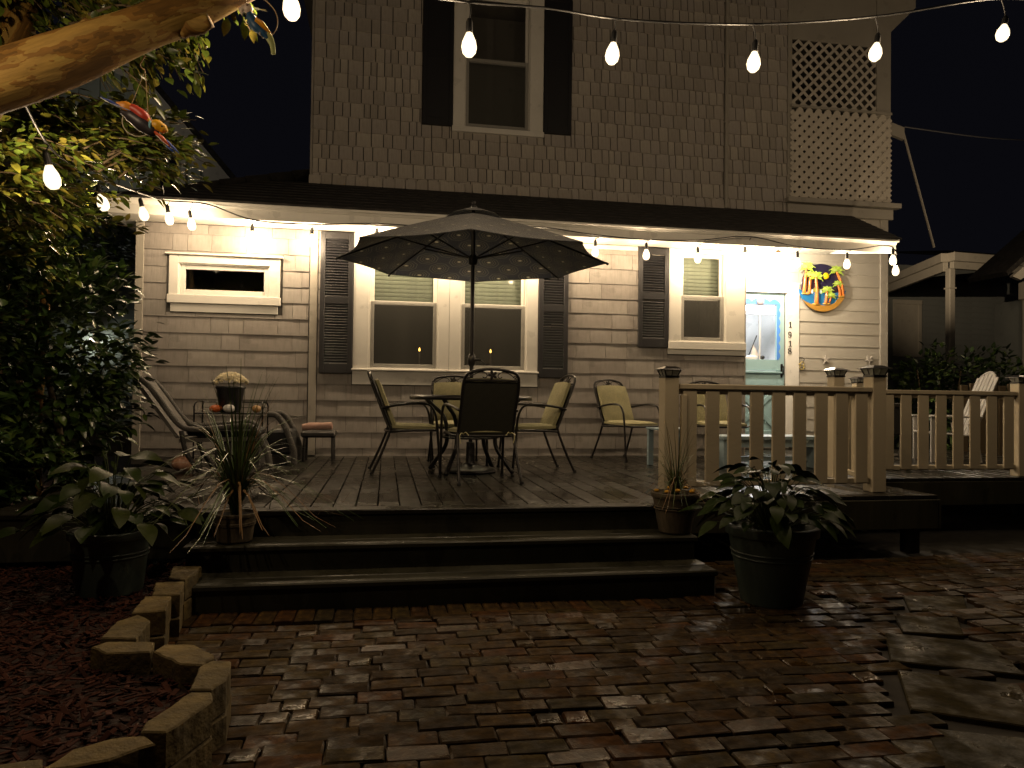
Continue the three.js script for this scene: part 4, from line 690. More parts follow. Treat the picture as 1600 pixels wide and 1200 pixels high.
gourd('gourd', 'tan gourd near the right rail of the wire side table', [-1.275, TT, 1.11], 0.045, 0.85, [0.42, 0.24, 0.09]);
gourd('pumpkin', 'pale pink pumpkin on the deck under the lounge chair', [-1.80, DY + 0.003, 1.72], 0.10, 0.72, [0.55, 0.30, 0.20]);
// white slatted chair behind the right railing
{
  const c = thing('garden_chair', 'white slatted garden chair with a rounded back, behind the right railing', 'chair', [6.74, DY + 0.003, 0.95], -PI / 2 - 0.35); c.scale.setScalar(0.94);
  const W = mat([0.26, 0.25, 0.235], { roughness: 0.5 });
  for (let i = 0; i < 6; i++) { const x = -0.25 + i * 0.1, h = 0.72 + 0.14 * Math.cos((x) * 4.2); M('back_slat', mv(cbox(0.08, h, 0.018, 0.006), x, 0.34 + h / 2 * 0.94, -0.2 - h * 0.17, -0.36), W, c); }
  for (let i = 0; i < 5; i++) M('seat_slat', mv(cbox(0.54, 0.018, 0.085, 0.004), 0, 0.37 - i * 0.006, 0.28 - i * 0.1), W, c);
  for (const s of [-1, 1]) { M('arm', mv(cbox(0.11, 0.022, 0.6, 0.006), s * 0.31, 0.58, 0.03), W, c); M('leg', bar(s * 0.30 - 0.02, s * 0.30 + 0.02, 0, 0.568, 0.22, 0.31), W, c); M('leg', mv(cbox(0.03, 0.5, 0.09, 0.004), s * 0.255, 0.25, -0.22, 0.15), W, c); }
  M('back_arch', tube([[-0.27, 0.95, -0.43], [-0.2, 1.08, -0.475], [0, 1.15, -0.50], [0.2, 1.08, -0.475], [0.27, 0.95, -0.43]], 0.018, 7, 24), W, c);
  const g = thing('storage_box', 'dark storage box on a white stand behind the right railing', 'box', [5.35, DY + 0.003, 1.5], 0.1);
  M('box', mv(cbox(0.5, 0.3, 0.38, 0.012), 0, 0.50, 0), DARKC, g); M('lid', mv(cbox(0.54, 0.05, 0.42, 0.012), 0, 0.676, 0), DWICK, g); for (const s of [-1, 1]) for (const q of [-1, 1]) M('leg', bar(s * 0.22 - 0.025, s * 0.22 + 0.025, 0, 0.349, q * 0.16 - 0.025, q * 0.16 + 0.025), W, g); M('shelf', bar(-0.19, 0.19, 0.12, 0.14, -0.13, 0.13), W, g);
}
console.log('furniture done');

// ---------------------------------------------------------------- ground, brick patio, slabs, planting bed
struct('ground', boxUV(new THREE.PlaneGeometry(240, 240, 1, 1).rotateX(-PI / 2).translate(0, -0.07, 0)), mat([0.022, 0.02, 0.014], { roughness: 0.95, map: mapStone }));
const bedEdge = [[-2.34, 3.5], [-1.14, 4.09], [-1.14, 4.62], [-1.10, 5.05], [-1.06, 5.34], [-1.05, 5.66], [-0.9, 5.76], [-0.74, 5.83], [-0.65, 5.95], [-0.62, 6.16], [-0.66, 6.36], [-0.74, 6.52], [-0.9, 6.62], [-1.15, 6.66], [-1.6, 6.70], [-6, 6.8]];
const inPoly = (x, z, p) => { let r = false; for (let i = 0, j = p.length - 1; i < p.length; j = i++) if ((p[i][1] > z) !== (p[j][1] > z) && x < ((p[j][0] - p[i][0]) * (z - p[i][1])) / (p[j][1] - p[i][1]) + p[i][0]) r = !r; return r; };
const slabs = [[[2.758, 5.168], [3.068, 5.244], [2.879, 5.499], [2.612, 5.413]], [[2.51, 5.42], [2.911, 5.63], [2.727, 6.0], [2.272, 5.768]], [[2.221, 5.879], [2.6, 6.10], [2.36, 6.46], [1.995, 6.238]], [[1.931, 6.388], [2.28, 6.54], [2.05, 6.86], [1.762, 6.70]], [[3.10, 4.80], [3.45, 4.86], [3.22, 5.15], [2.93, 5.07]]];
{
  const patio = struct('brick_patio');
  M('sand_bed', boxUV(flat([[V(-2.4, -0.022, 4.0), V(-2.4, -0.022, 9.5), V(5, -0.022, 9.5)], [V(-2.4, -0.022, 4.0), V(5, -0.022, 9.5), V(5, -0.022, 3.7)]])), mat([0.03, 0.024, 0.016], { roughness: 0.9, map: mapStone }), patio);
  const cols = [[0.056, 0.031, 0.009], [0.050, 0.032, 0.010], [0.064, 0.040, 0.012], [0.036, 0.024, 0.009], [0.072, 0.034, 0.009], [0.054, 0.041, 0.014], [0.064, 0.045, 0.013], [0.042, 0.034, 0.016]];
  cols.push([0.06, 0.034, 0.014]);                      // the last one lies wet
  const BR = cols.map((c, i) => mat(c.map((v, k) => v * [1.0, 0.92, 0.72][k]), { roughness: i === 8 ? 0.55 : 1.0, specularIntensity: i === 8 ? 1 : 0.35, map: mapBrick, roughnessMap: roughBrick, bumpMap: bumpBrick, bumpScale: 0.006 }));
  const chip = (g, sd) => { const q = g.attributes.position, hs = (a) => { const t = Math.sin(a) * 43758.5453; return t - Math.floor(t) - 0.5; }; for (let i = 0; i < q.count; i++) { const x = q.getX(i), y = q.getY(i), z = q.getZ(i), k = Math.sign(x) * 13 + Math.sign(z) * 7 + Math.round(y * 400) * 3 + sd; q.setXYZ(i, x + hs(k) * 0.007, y + hs(k + 5) * 0.003, z + hs(k + 9) * 0.006); } g.computeVertexNormals(); return g; };
  const r = rng(4242), geoL = [0.196, 0.2, 0.19, 0.17, 0.205].map((l) => chip(cbox(l, 0.05, 0.094, 0.005), l * 977)), geoS = chip(cbox(0.096, 0.05, 0.095, 0.005), 3), all = [];
  const put = (x, z, g, rot) => {
    if (x < -0.4 && inPoly(x - 0.03, z, [[-6, 3], ...bedEdge])) return; if (x > 1.5 && slabs.some((s) => { const cx = s.reduce((a, p) => a + p[0], 0) / 4, cz = s.reduce((a, p) => a + p[1], 0) / 4; return inPoly(x, z, s.map(([a, b]) => [cx + (a - cx) * 1.22, cz + (b - cz) * 1.22])); })) return;
    const uneven = 0.006 * Math.sin(x * 4.1 + z * 2.3) + 0.004 * Math.sin(z * 7 - x * 3);
    all.push({ p: [x, -0.025 + uneven + (r() - 0.5) * 0.007, z], g, ro: [(r() - 0.5) * 0.05, rot + (r() - 0.5) * 0.05, (r() - 0.5) * 0.045], m: BR[r() < 0.07 ? 8 : Math.floor(r() * r() * 8 + r() * 3) % 8] });
  };
  for (let x = -1.0; x < 2.6; x += 0.1) put(x, 4.735 + 0.0 * x, geoL[1], PI / 2);
  let row = 0;
  for (let z = 3.925; z < 9.2; z += 0.0965, row++) for (let x = (z < 4.85 ? (z < 4.62 ? 2.0 : 2.62) : -1.1) + (row % 2) * 0.1 - r() * 0.05; x < 5.2;) {
    const q = r(), k = q < 0.08 ? -1 : Math.floor(r() * 5), l = k < 0 ? 0.1 : [0.199, 0.203, 0.193, 0.173, 0.208][k];
    put(x + l / 2, z + 0.035 * Math.sin(x * 1.4 + 0.4 + z * 0.6) - 0.02 * x + 0.012 * Math.sin(x * 5 + row), k < 0 ? geoS : geoL[k], k < 0 ? 0 : 0); x += l + 0.001 + r() * 0.005;
  }
  camera.updateMatrixWorld(); const inv = camera.matrixWorldInverse, pr = new THREE.Matrix4().makePerspective(-0.05 * Math.tan(0.4881) * 4 / 3, 0.05 * Math.tan(0.4881) * 4 / 3, 0.05 * Math.tan(0.4881), -0.05 * Math.tan(0.4881), 0.05, 100);
  for (const b of all) { const v = V(...b.p).applyMatrix4(inv); b.d = -v.z; v.applyMatrix4(pr); b.in = b.d > 0 && Math.abs(v.x) < 1.04 && Math.abs(v.y) < 1.06; }
  all.sort((a, b) => (a.in === b.in ? a.d - b.d : a.in ? -1 : 1));
  const rest = BR.map(() => []);
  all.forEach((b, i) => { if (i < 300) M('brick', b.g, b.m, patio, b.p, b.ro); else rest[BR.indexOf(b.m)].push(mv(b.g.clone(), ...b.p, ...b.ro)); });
  rest.forEach((l, i) => { if (l.length) M('brick_field', l, BR[i], patio).userData.kind = 'stuff'; });
  // stepping slabs
  const path = struct('slab_path'), SL = [mat([0.048, 0.038, 0.014], { roughness: 1, specularIntensity: 0.3, map: mapStone, roughnessMap: roughBrick, bumpMap: bumpBrick, bumpScale: 0.006 }), mat([0.042, 0.034, 0.013], { roughness: 1, specularIntensity: 0.3, map: mapStone, roughnessMap: roughBrick, bumpMap: bumpBrick, bumpScale: 0.006 })];
  slabs.forEach((s, i) => { const g = extr(s.map(([x, z]) => [x, -z]), 0.05, 0.005); g.rotateX(-PI / 2); M('slab', boxUV(g), SL[i % 2], path, [0, -0.052 - 0.001 * i, 0]); });
}
{ // mulch bed and the block edging that holds it
  const s = new THREE.Shape([[-9, -4], [-2.9, -4], [-2.9, -0.05], [-2.34, 0.1], ...bedEdge.slice(0), [-9, 6.9]].map(([x, z]) => new THREE.Vector2(x, -z)));
  const g = new THREE.ExtrudeGeometry(s, { depth: 0.18, bevelEnabled: false }); g.rotateX(-PI / 2); g.translate(0, -0.06, 0);
  struct('planting_bed', boxUV(g), mat([0.035, 0.013, 0.008], { roughness: 0.95, map: mapStone, bumpMap: bumpBrick, bumpScale: 0.02 }));
  const chip = cbox(0.045, 0.005, 0.011, 0.0015), im = new THREE.InstancedMesh(chip, mat([1, 1, 1], { roughness: 0.85, specularIntensity: 0.4, map: mapShingle }), 9000), r = rng(99), m = new THREE.Matrix4(), c = new THREE.Color(); let n = 0;
  while (n < 9000) { const x = -3.4 + r() * 2.85, z = 3.6 + r() * 3.1; if (!inPoly(x - 0.03, z, [[-9, 3], ...bedEdge])) { continue; } m.compose(V(x, 0.122 + r() * 0.02, z), new THREE.Quaternion().setFromEuler(new THREE.Euler((r() - 0.5) * 1.0, r() * 6.3, (r() - 0.5) * 0.8)), V(0.5 + r() * 1.1, 1, 0.6 + r() * 1.3)); im.setMatrixAt(n, m); const k = 0.5 + r(); c.setRGB(0.05 * k, 0.014 * k, 0.007 * k); im.setColorAt(n, c); n++; }
  im.name = uniq('mulch_chips'); im.castShadow = im.receiveShadow = true; tag(im, 'red-brown wood mulch chips covering the planting bed', 'mulch'); im.userData.kind = 'stuff'; scene.add(im);
  const e = thing('block_edging', 'low curved wall of pale concrete blocks round the mulch bed', 'garden wall');
  const EB = [[0.19, 0.142, 0.05], [0.165, 0.125, 0.046], [0.21, 0.155, 0.056]].map((k) => mat(k, { roughness: 0.85, map: mapStone, bumpMap: bumpBrick, bumpScale: 0.01 }));
  const bl = [[[-1.149, 4.42], [-1.0, 4.44], [-0.985, 4.62], [-1.0, 4.74], [-1.09, 4.70]], [[-1.13, 4.78], [-1.0, 4.77], [-0.956, 5.02], [-1.075, 5.02]], [[-1.075, 5.30], [-1.10, 5.04], [-0.99, 5.045], [-0.945, 5.28]], [[-1.085, 5.63], [-1.092, 5.42], [-1.04, 5.335], [-0.965, 5.42], [-0.945, 5.66]], [[-1.078, 5.735], [-1.042, 5.685], [-0.862, 5.712], [-0.845, 5.815], [-0.999, 5.812]], [[-0.838, 5.815], [-0.816, 5.745], [-0.71, 5.76], [-0.605, 5.89], [-0.625, 5.985], [-0.70, 5.965]], [[-0.605, 6.20], [-0.632, 6.0], [-0.602, 5.945], [-0.535, 5.96], [-0.512, 6.14], [-0.545, 6.215]], [[-0.665, 6.49], [-0.672, 6.43], [-0.60, 6.228], [-0.54, 6.234], [-0.518, 6.30], [-0.60, 6.505]], [[-0.845, 6.68], [-0.815, 6.58], [-0.735, 6.525], [-0.645, 6.52], [-0.61, 6.57], [-0.70, 6.65]], [[-1.05, 6.72], [-1.03, 6.65], [-0.87, 6.62], [-0.85, 6.67], [-0.89, 6.73]], [[-1.35, 6.74], [-1.33, 6.67], [-1.07, 6.66], [-1.065, 6.72]]];
  const er = rng(888);
  bl.forEach((b, i) => { const cx = b.reduce((a, p) => a + p[0], 0) / b.length, cz = b.reduce((a, p) => a + p[1], 0) / b.length; for (const [lv, k] of [[0, 1], [1, 0.96]]) { const rough = b.flatMap((p, a) => { const n = b[(a + 1) % b.length], L = Math.hypot(n[0] - p[0], n[1] - p[1]), m = Math.max(1, Math.round(L / 0.035)); return Array.from({ length: m }, (_, t) => [p[0] + (n[0] - p[0]) * t / m + (er() - 0.5) * 0.009, p[1] + (n[1] - p[1]) * t / m + (er() - 0.5) * 0.009]); }); const g = extr(rough.map(([x, z]) => [(x - cx) * k, -(z - cz) * k]), 0.10, 0.005); g.rotateX(-PI / 2); M('block', boxUV(g), EB[(i * 2 + lv) % 3], e, [cx - (lv ? 0 : 0.004), -0.012 + lv * 0.1145, cz + (lv ? 0 : 0.004)]); } });
}

// ---------------------------------------------------------------- plants
function leafGeo(len, wid, fold = 0.25, droop = 0.2, n = 4) { // blade along +z from the origin, folded along its midrib, drooping at the tip
  const T = [], P = (t, s) => { const w = wid * 0.5 * Math.sin(Math.pow(t, 0.8) * PI) ** 0.9; return V(s * w, Math.abs(s) * w * fold - droop * len * t * t, t * len); };
  for (let i = 0; i < n; i++) { const a = i / n, b = (i + 1) / n; for (const s of [-1, 1]) { const A = P(a, 0), B = P(b, 0), C = P(b, s), D = P(a, s); if (s > 0) { if (i < n - 1) T.push([A, B, C]); if (i > 0) T.push([A, C, D]); else T.push([A, B, C]); } else { if (i < n - 1) T.push([A, C, B]); if (i > 0) T.push([A, D, C]); else T.push([A, C, B]); } } }
  let g = flat(T); g.deleteAttribute('normal'); g = mergeVertices(g, 1e-5); g.computeVertexNormals(); const uv = []; const p = g.attributes.position; for (let i = 0; i < p.count; i++) uv.push(p.getX(i), p.getZ(i)); g.setAttribute('uv', new THREE.Float32BufferAttribute(uv, 2)); return g;
}
const mapLeaf = tex(128, [0.2, 0.2], (u, v) => { const k = 0.75 + 0.4 * n2(u, v); return [k, k, k * 0.9]; }, true);
const LEAF = (c, o = {}) => mat(c, { roughness: 0.34, map: mapLeaf, transmission: 0, ...o });
const rotTo = (dir, roll = 0) => { const q = new THREE.Quaternion().setFromUnitVectors(V(0, 0, 1), dir.clone().normalize()); // keep the leaf's upper face up
  const m = new THREE.Matrix4().lookAt(V(0, 0, 0), dir.clone().negate(), V(0, 1, 0)); q.setFromRotationMatrix(m); return q.multiply(new THREE.Quaternion().setFromAxisAngle(V(0, 0, 1), roll)); };
function cloud(parent, name, geo, material, spots, seed, { size = [0.7, 1.3], up = 0.25, cols } = {}) { // leaf copies
  const im = new THREE.InstancedMesh(geo, material, spots.length), m = new THREE.Matrix4(), r = rng(seed), c = new THREE.Color();
  spots.forEach(([x, y, z, ox, oy, oz], i) => { const d = V(ox + (r() - 0.5) * 1.1, oy + (r() - 0.5) * 1.0 + up, oz + (r() - 0.5) * 1.1), s = size[0] + (size[1] - size[0]) * r(); m.compose(V(x, y, z), rotTo(d, (r() - 0.5) * 1.2), V(s, s, s)); im.setMatrixAt(i, m); const q = cols[Math.floor(r() * cols.length)], k = 0.75 + 0.5 * r(); c.setRGB(q[0] * k, q[1] * k, q[2] * k); im.setColorAt(i, c); });
  im.name = name; im.userData.kind = 'stuff'; im.castShadow = im.receiveShadow = true; parent.add(im); return im;
}
function ballSpots(cx, cy, cz, rx, ry, rz, n, seed, hollow = 0.45) { // leaves gather in clumps near the outside of a crown
  const r = rng(seed), out = [], clumps = [];
  for (let i = 0; i < Math.max(5, n / 26); i++) { const u = r() * 2 - 1, t = r() * 6.283, k = Math.sqrt(1 - u * u), q = hollow + (1 - hollow) * Math.pow(r(), 0.5); clumps.push([Math.cos(t) * k * q, u * q, Math.sin(t) * k * q]); }
  for (let i = 0; i < n; i++) { const c = clumps[Math.floor(r() * clumps.length)], s = 0.22, g = () => (r() + r() + r() - 1.5) * s, x = c[0] + g(), y = c[1] + g() * 0.8, z = c[2] + g(); out.push([cx + x * rx, cy + y * ry, cz + z * rz, x - c[0] * 0.3, y - c[1] * 0.5 - 0.1, z - c[2] * 0.3]); }
  return out;
}
const GREENS = [[0.028, 0.058, 0.014], [0.04, 0.075, 0.016], [0.022, 0.046, 0.014], [0.055, 0.085, 0.02]], YGREENS = [[0.13, 0.17, 0.025], [0.10, 0.145, 0.025], [0.17, 0.17, 0.03], [0.085, 0.13, 0.025], [0.19, 0.16, 0.035]];
const BARK = mat([0.27, 0.19, 0.062], { roughness: 0.75, specularIntensity: 0.5, map: mapBark, bumpMap: bumpBark, bumpScale: 0.006 }), TWIG = mat([0.10, 0.07, 0.035], { roughness: 0.8 });
{ // crape myrtle: trunk out of the picture at the left, a long limb across the top left corner
  const t = thing('crape_myrtle', 'tree with smooth peeling bark whose limb crosses the upper left corner', 'tree');
  const tr = M('trunk', sweep([[-2.15, -0.05, 6.0], [-2.12, 0.7, 5.95], [-2.02, 1.4, 5.88], [-1.92, 1.9, 5.83]], [0.17, 0.14, 0.13, 0.12], 16, 24, 0.08), BARK, t);
  M('limb', sweep([[-1.93, 1.84, 5.83], [-1.75, 2.12, 5.75], [-1.56, 2.28, 5.70], [-1.27, 2.52, 5.56], [-0.98, 2.765, 5.42], [-0.63, 3.06, 5.27], [-0.34, 3.30, 5.12], [0.1, 3.62, 4.95]], [0.125, 0.112, 0.106, 0.10, 0.092, 0.072, 0.052, 0.03], 20, 70, 0.13), BARK, tr);
  M('limb', sweep([[-1.95, 1.85, 5.82], [-1.93, 2.1, 5.45], [-1.867, 2.365, 5.1], [-1.80, 2.65, 5.02], [-1.76, 2.91, 4.93], [-1.75, 3.3, 4.75]], [0.11, 0.095, 0.085, 0.075, 0.05], 14, 36, 0.08), BARK, tr);
  M('limb', sweep([[-2.0, 2.2, 5.6], [-2.45, 2.3, 4.9], [-2.6, 2.45, 4.1], [-2.2, 2.6, 3.6], [-1.6, 2.66, 3.7]], [0.05, 0.035, 0.025, 0.014, 0.006], 10, 36, 0.06), BARK, tr);
  M('stub', sweep([[-0.90, 2.755, 5.40], [-0.83, 2.765, 5.40], [-0.775, 2.79, 5.41]], [0.05, 0.036, 0.03], 10, 8, 0.1), BARK, tr);
  M('stub', sweep([[-1.22, 2.58, 5.53], [-1.25, 2.67, 5.5], [-1.23, 2.70, 5.5]], [0.03, 0.02, 0.015], 8, 6), BARK, tr);
  const lg = leafGeo(0.072, 0.036, 0.2, 0.12, 4);
  const tw = [], spots = [], r = rng(606);
  const spray = (a, b, n, k) => { const A = V(...a), B = V(...b), mid = A.clone().lerp(B, 0.5).add(V(0, 0.05, 0)); tw.push(sweep([a, mid.toArray(), b], [0.007, 0.005, 0.002], 5, 8)); for (let i = 0; i < n; i++) { const u = 0.15 + 0.85 * r(), p = A.clone().lerp(B, u).add(V(0, 0.05 * Math.sin(u * PI), 0)); const d = B.clone().sub(A).normalize(), sd = r() * 6.28, o = V(Math.cos(sd), Math.sin(sd) * 0.6 - 0.15, Math.sin(sd + 1)).multiplyScalar(k * r()); spots.push([p.x + o.x, p.y + o.y, p.z + o.z, d.x * 0.7 + o.x * 5, d.y + o.y * 4 - 0.1, d.z * 0.7 + o.z * 5]); } };
  // sprays reaching right towards the parrots
  for (let i = 0; i < 210; i++) { const x = -2.55 + r() * 0.85, y = 2.22 + r() * 0.7, z = 3.3 + r() * 0.85; if (x > -2.25 && y < 2.58) continue; spray([x, y, z], [x + 0.25 + r() * 0.35, y + (r() - 0.5) * 0.26, z + (r() - 0.4) * 0.35], 26, 0.09); }
  for (let i = 0; i < 9; i++) { const y = 2.48 + r() * 0.16, z = 3.85 + r() * 0.2; spray([-1.75 + r() * 0.15, y, z], [-1.28 + r() * 0.1, 2.60 + r() * 0.12, z + 0.06], 24, 0.06); }
  for (let i = 0; i < 80; i++) { const x = -2.2 + r() * 0.85, y = 2.85 + r() * 0.5, z = 4.7 + r() * 0.5; spray([x, y, z], [x + 0.12 + r() * 0.28, y - r() * 0.2 + 0.02, z + (r() - 0.5) * 0.3], 22, 0.075); }
  for (let i = 0; i < 5; i++) spray([-0.80 - r() * 0.1, 3.12, 4.95 + r() * 0.1], [-0.76 + r() * 0.12, 2.96 + r() * 0.08, 4.95 + r() * 0.15], 12, 0.05);
  for (let i = 0; i < 26; i++) { const x = -1.75 + r() * 0.6, y = 2.85 + r() * 0.35; spray([x, y + 0.2, 4.3 + r() * 0.4], [x + 0.2, y - r() * 0.1, 4.4 + r() * 0.3], 18, 0.07); }
  for (let i = 0; i < 34; i++) { const x = -3.1 + r() * 0.5, y = 2.05 + r() * 0.7, z = 2.2 + r() * 0.8; spray([x, y, z], [x + 0.1 + r() * 0.35, y + (r() - 0.5) * 0.3, z + (r() - 0.4) * 0.3], 26, 0.10); }
  M('twigs', tw, TWIG, t).userData.kind = 'stuff';
  cloud(t, 'crown', lg, LEAF([1, 1, 1], { roughness: 0.3 }), spots, 71, { size: [0.75, 1.35], up: 0.05, cols: YGREENS });
}
{ // the slender stem that carries the lit bulb, with yellow-green foliage, and the big dark evergreen shrub below it
  const t = thing('evergreen_shrub', 'large glossy dark evergreen shrub at the left corner of the house', 'shrub');
  M('stem', sweep([[-2.80, 0.0, 2.2], [-2.82, 0.8, 2.2], [-2.79, 1.6, 2.19], [-2.77, 2.3, 2.165], [-2.75, 2.70, 2.16], [-2.80, 3.1, 2.2]], [0.05, 0.045, 0.04, 0.036, 0.03, 0.015], 10, 30, 0.08), BARK, t);
  for (const [x, z] of [[-2.95, 2.5], [-2.65, 2.4], [-3.2, 2.0]]) M('stem', sweep([[x, 0, z], [x + 0.1, 0.7, z], [x - 0.05, 1.5, z - 0.05], [x + 0.05, 2.0, z]], [0.035, 0.03, 0.02, 0.008], 8, 20, 0.08), TWIG, t);
  const lg = leafGeo(0.105, 0.05, 0.22, 0.15, 4);
  cloud(t, 'crown', lg, LEAF([1, 1, 1], { roughness: 0.28 }), [...ballSpots(-2.80, 1.45, 2.15, 0.74, 1.0, 0.7, 4000, 81), ...ballSpots(-3.3, 1.5, 2.7, 0.75, 1.25, 0.8, 2400, 82), ...ballSpots(-2.55, 0.85, 2.5, 0.42, 0.6, 0.55, 1100, 83), ...ballSpots(-3.1, 0.7, 3.5, 0.85, 0.75, 0.7, 1500, 84)], 85, { size: [0.7, 1.25], up: 0.1, cols: GREENS });
}
{
  const t = thing('shade_tree', 'dark broadleaf tree between the cottage and the left neighbour', 'tree');
  M('trunk', sweep([[-4.6, -0.05, -1.4], [-4.55, 1.5, -1.4], [-4.4, 3, -1.35]], [0.1, 0.08, 0.05], 10, 16, 0.06), TWIG, t);
  cloud(t, 'crown', leafGeo(0.11, 0.055, 0.2, 0.15, 3), LEAF([1, 1, 1], { roughness: 0.5 }), [...ballSpots(-4.1, 3.05, -1.3, 0.85, 0.8, 0.8, 1500, 91), ...ballSpots(-5.2, 2.6, -1.2, 1.0, 1.4, 1.0, 1500, 92)], 93, { up: 0.1, cols: GREENS });
}
function hedgeBush(x, y, z, rx, ry, rz, n, seed, label) {
  const t = thing('hedge_bush', label, 'bush', [0, 0, 0], 0, 'dark bushes beyond the right end of the deck');
  M('stems', [0, 1, 2].map((i) => sweep([[x + (i - 1) * 0.15, -0.05, z], [x + (i - 1) * 0.3, y, z], [x + (i - 1) * 0.4, y + ry * 0.6, z]], [0.03, 0.02, 0.008], 6, 8)), TWIG, t);
  cloud(t, 'crown', leafGeo(0.12, 0.06, 0.2, 0.15, 3), LEAF([1, 1, 1], { roughness: 0.5 }), ballSpots(x, y, z, rx, ry, rz, n, seed), seed + 1, { up: 0.1, cols: GREENS });
}
hedgeBush(8.8, 1.05, -1.6, 0.75, 1.05, 0.7, 1700, 101, 'dark bush right beside the house corner'); hedgeBush(10.1, 1.05, -2.2, 0.9, 1.1, 0.8, 1800, 103, 'dark bush in the middle of the hedge'); hedgeBush(11.4, 1.05, -2.0, 0.9, 1.15, 0.8, 1800, 105, 'dark bush at the right edge of the hedge');

// leafy and grassy pot plants
const POTG = mat([0.045, 0.06, 0.05], { roughness: 0.38, map: mapPaint, bumpMap: bumpPaint, bumpScale: 0.002 }), POTS = mat([0.16, 0.13, 0.09], { roughness: 0.8, map: mapStone, bumpMap: bumpBrick, bumpScale: 0.004 }), SOIL = mat([0.02, 0.014, 0.01], { roughness: 1, map: mapStone, bumpMap: bumpBrick, bumpScale: 0.02 });
function pot(o, r0, r1, h, m, soil = 0.86) { M('pot', lathe([[0.0001, 0], [r0, 0], [r0 * 1.04, 0.012], [r1 * 0.93, h * 0.86], [r1 * 0.94, h * 0.865], [r1, h * 0.88], [r1 * 1.01, h * 0.98], [r1 * 0.985, h], [r1 * 0.92, h], [r1 * 0.88, h * 0.84], [0.0001, h * 0.84]], 40), m, o); for (const k of [0.60, 0.66]) M('pot_band', mv(new THREE.TorusGeometry(r0 + (r1 * 0.93 - r0) * k / 0.86 + 0.002, 0.006, 6, 40), 0, h * k, 0, PI / 2), m, o); M('soil', mv(new THREE.CylinderGeometry(r1 * 0.87, r1 * 0.86, 0.02, 28), 0, h * soil, 0), SOIL, o); }
const bigLeaf = [leafGeo(0.13, 0.082, 0.18, 0.25, 6), leafGeo(0.11, 0.07, 0.25, 0.35, 6), leafGeo(0.145, 0.085, 0.12, 0.45, 6)];
function leafyPlant(o, y0, R0, H, n, seed, cols) {
  const r = rng(seed), st = [], mats = cols.map((c) => LEAF([c[0] * 0.5, c[1] * 0.42, c[2] * 0.3], { roughness: 0.42, specularIntensity: 0.2 }));
  for (let i = 0; i < n; i++) { const a = i * 2.39996 + r() * 0.5, u = Math.sqrt((i + 0.5) / n), rad = R0 * u * (0.75 + 0.4 * r()), y = y0 + H * (1 - 0.75 * u * u) * (0.65 + 0.45 * r()); const e = V(Math.cos(a) * rad, y, Math.sin(a) * rad); st.push(sweep([[Math.cos(a) * 0.03, y0 - 0.03, Math.sin(a) * 0.03], [e.x * 0.55, y0 + (y - y0) * 0.75, e.z * 0.55], e.toArray()], [0.004, 0.003, 0.002], 5, 6)); const m = M('leaf', bigLeaf[i % 3], mats[i % mats.length], o, e.toArray()); m.quaternion.copy(rotTo(V(Math.cos(a), 0.25 - u * 0.5 + (r() - 0.5) * 0.5, Math.sin(a)), (r() - 0.5) * 0.9)); m.scale.setScalar(0.75 + r() * 0.55); }
  M('petioles', st, LEAF([0.05, 0.07, 0.02]), o).userData.kind = 'stuff';
}
function bladeGeo(len, wid, bend) { const T = [], n = 7, P = (t, s) => { const a = bend * t * t, w = wid * 0.5 * (1 - t * 0.9) * Math.min(1, 0.5 + t * 5); return V(s * w, len * (t - 0.45 * a * t) * Math.cos(a * 0.9), len * t * Math.sin(a * 0.75) + Math.abs(s) * w * 0.5 + 0.18 * len * t); }; for (let i = 0; i < n; i++) for (const s of [-1, 1]) { const A = P(i / n, 0), B = P((i + 1) / n, 0), C = P((i + 1) / n, s), D = P(i / n, s); T.push([A, B, C], [A, C, D]); } const g = flat(T); return boxUV(g); }
function spiky(o, y0, n, len, seed, mats, low = 0.35, wid = 0.016) {
  const r = rng(seed), geos = [0.15, 0.5, 1.0, 1.6, 2.1, 2.6].map((b, i) => bladeGeo(len * (1 - i * 0.05), wid, b));
  for (let i = 0; i < n; i++) { const a = i * 2.39996, k = Math.min(5, Math.floor((i / n) * 6)); const m = M('blade', geos[k], mats[r() < (k > 3 ? low + 0.25 : 0.08) ? mats.length - 1 : Math.floor(r() * (mats.length - 1))], o, [Math.cos(a) * 0.015, y0, Math.sin(a) * 0.015], [0, -a + r() * 0.6, 0]); m.scale.set(1, 0.72 + r() * 0.5, 0.72 + r() * 0.5); }
}
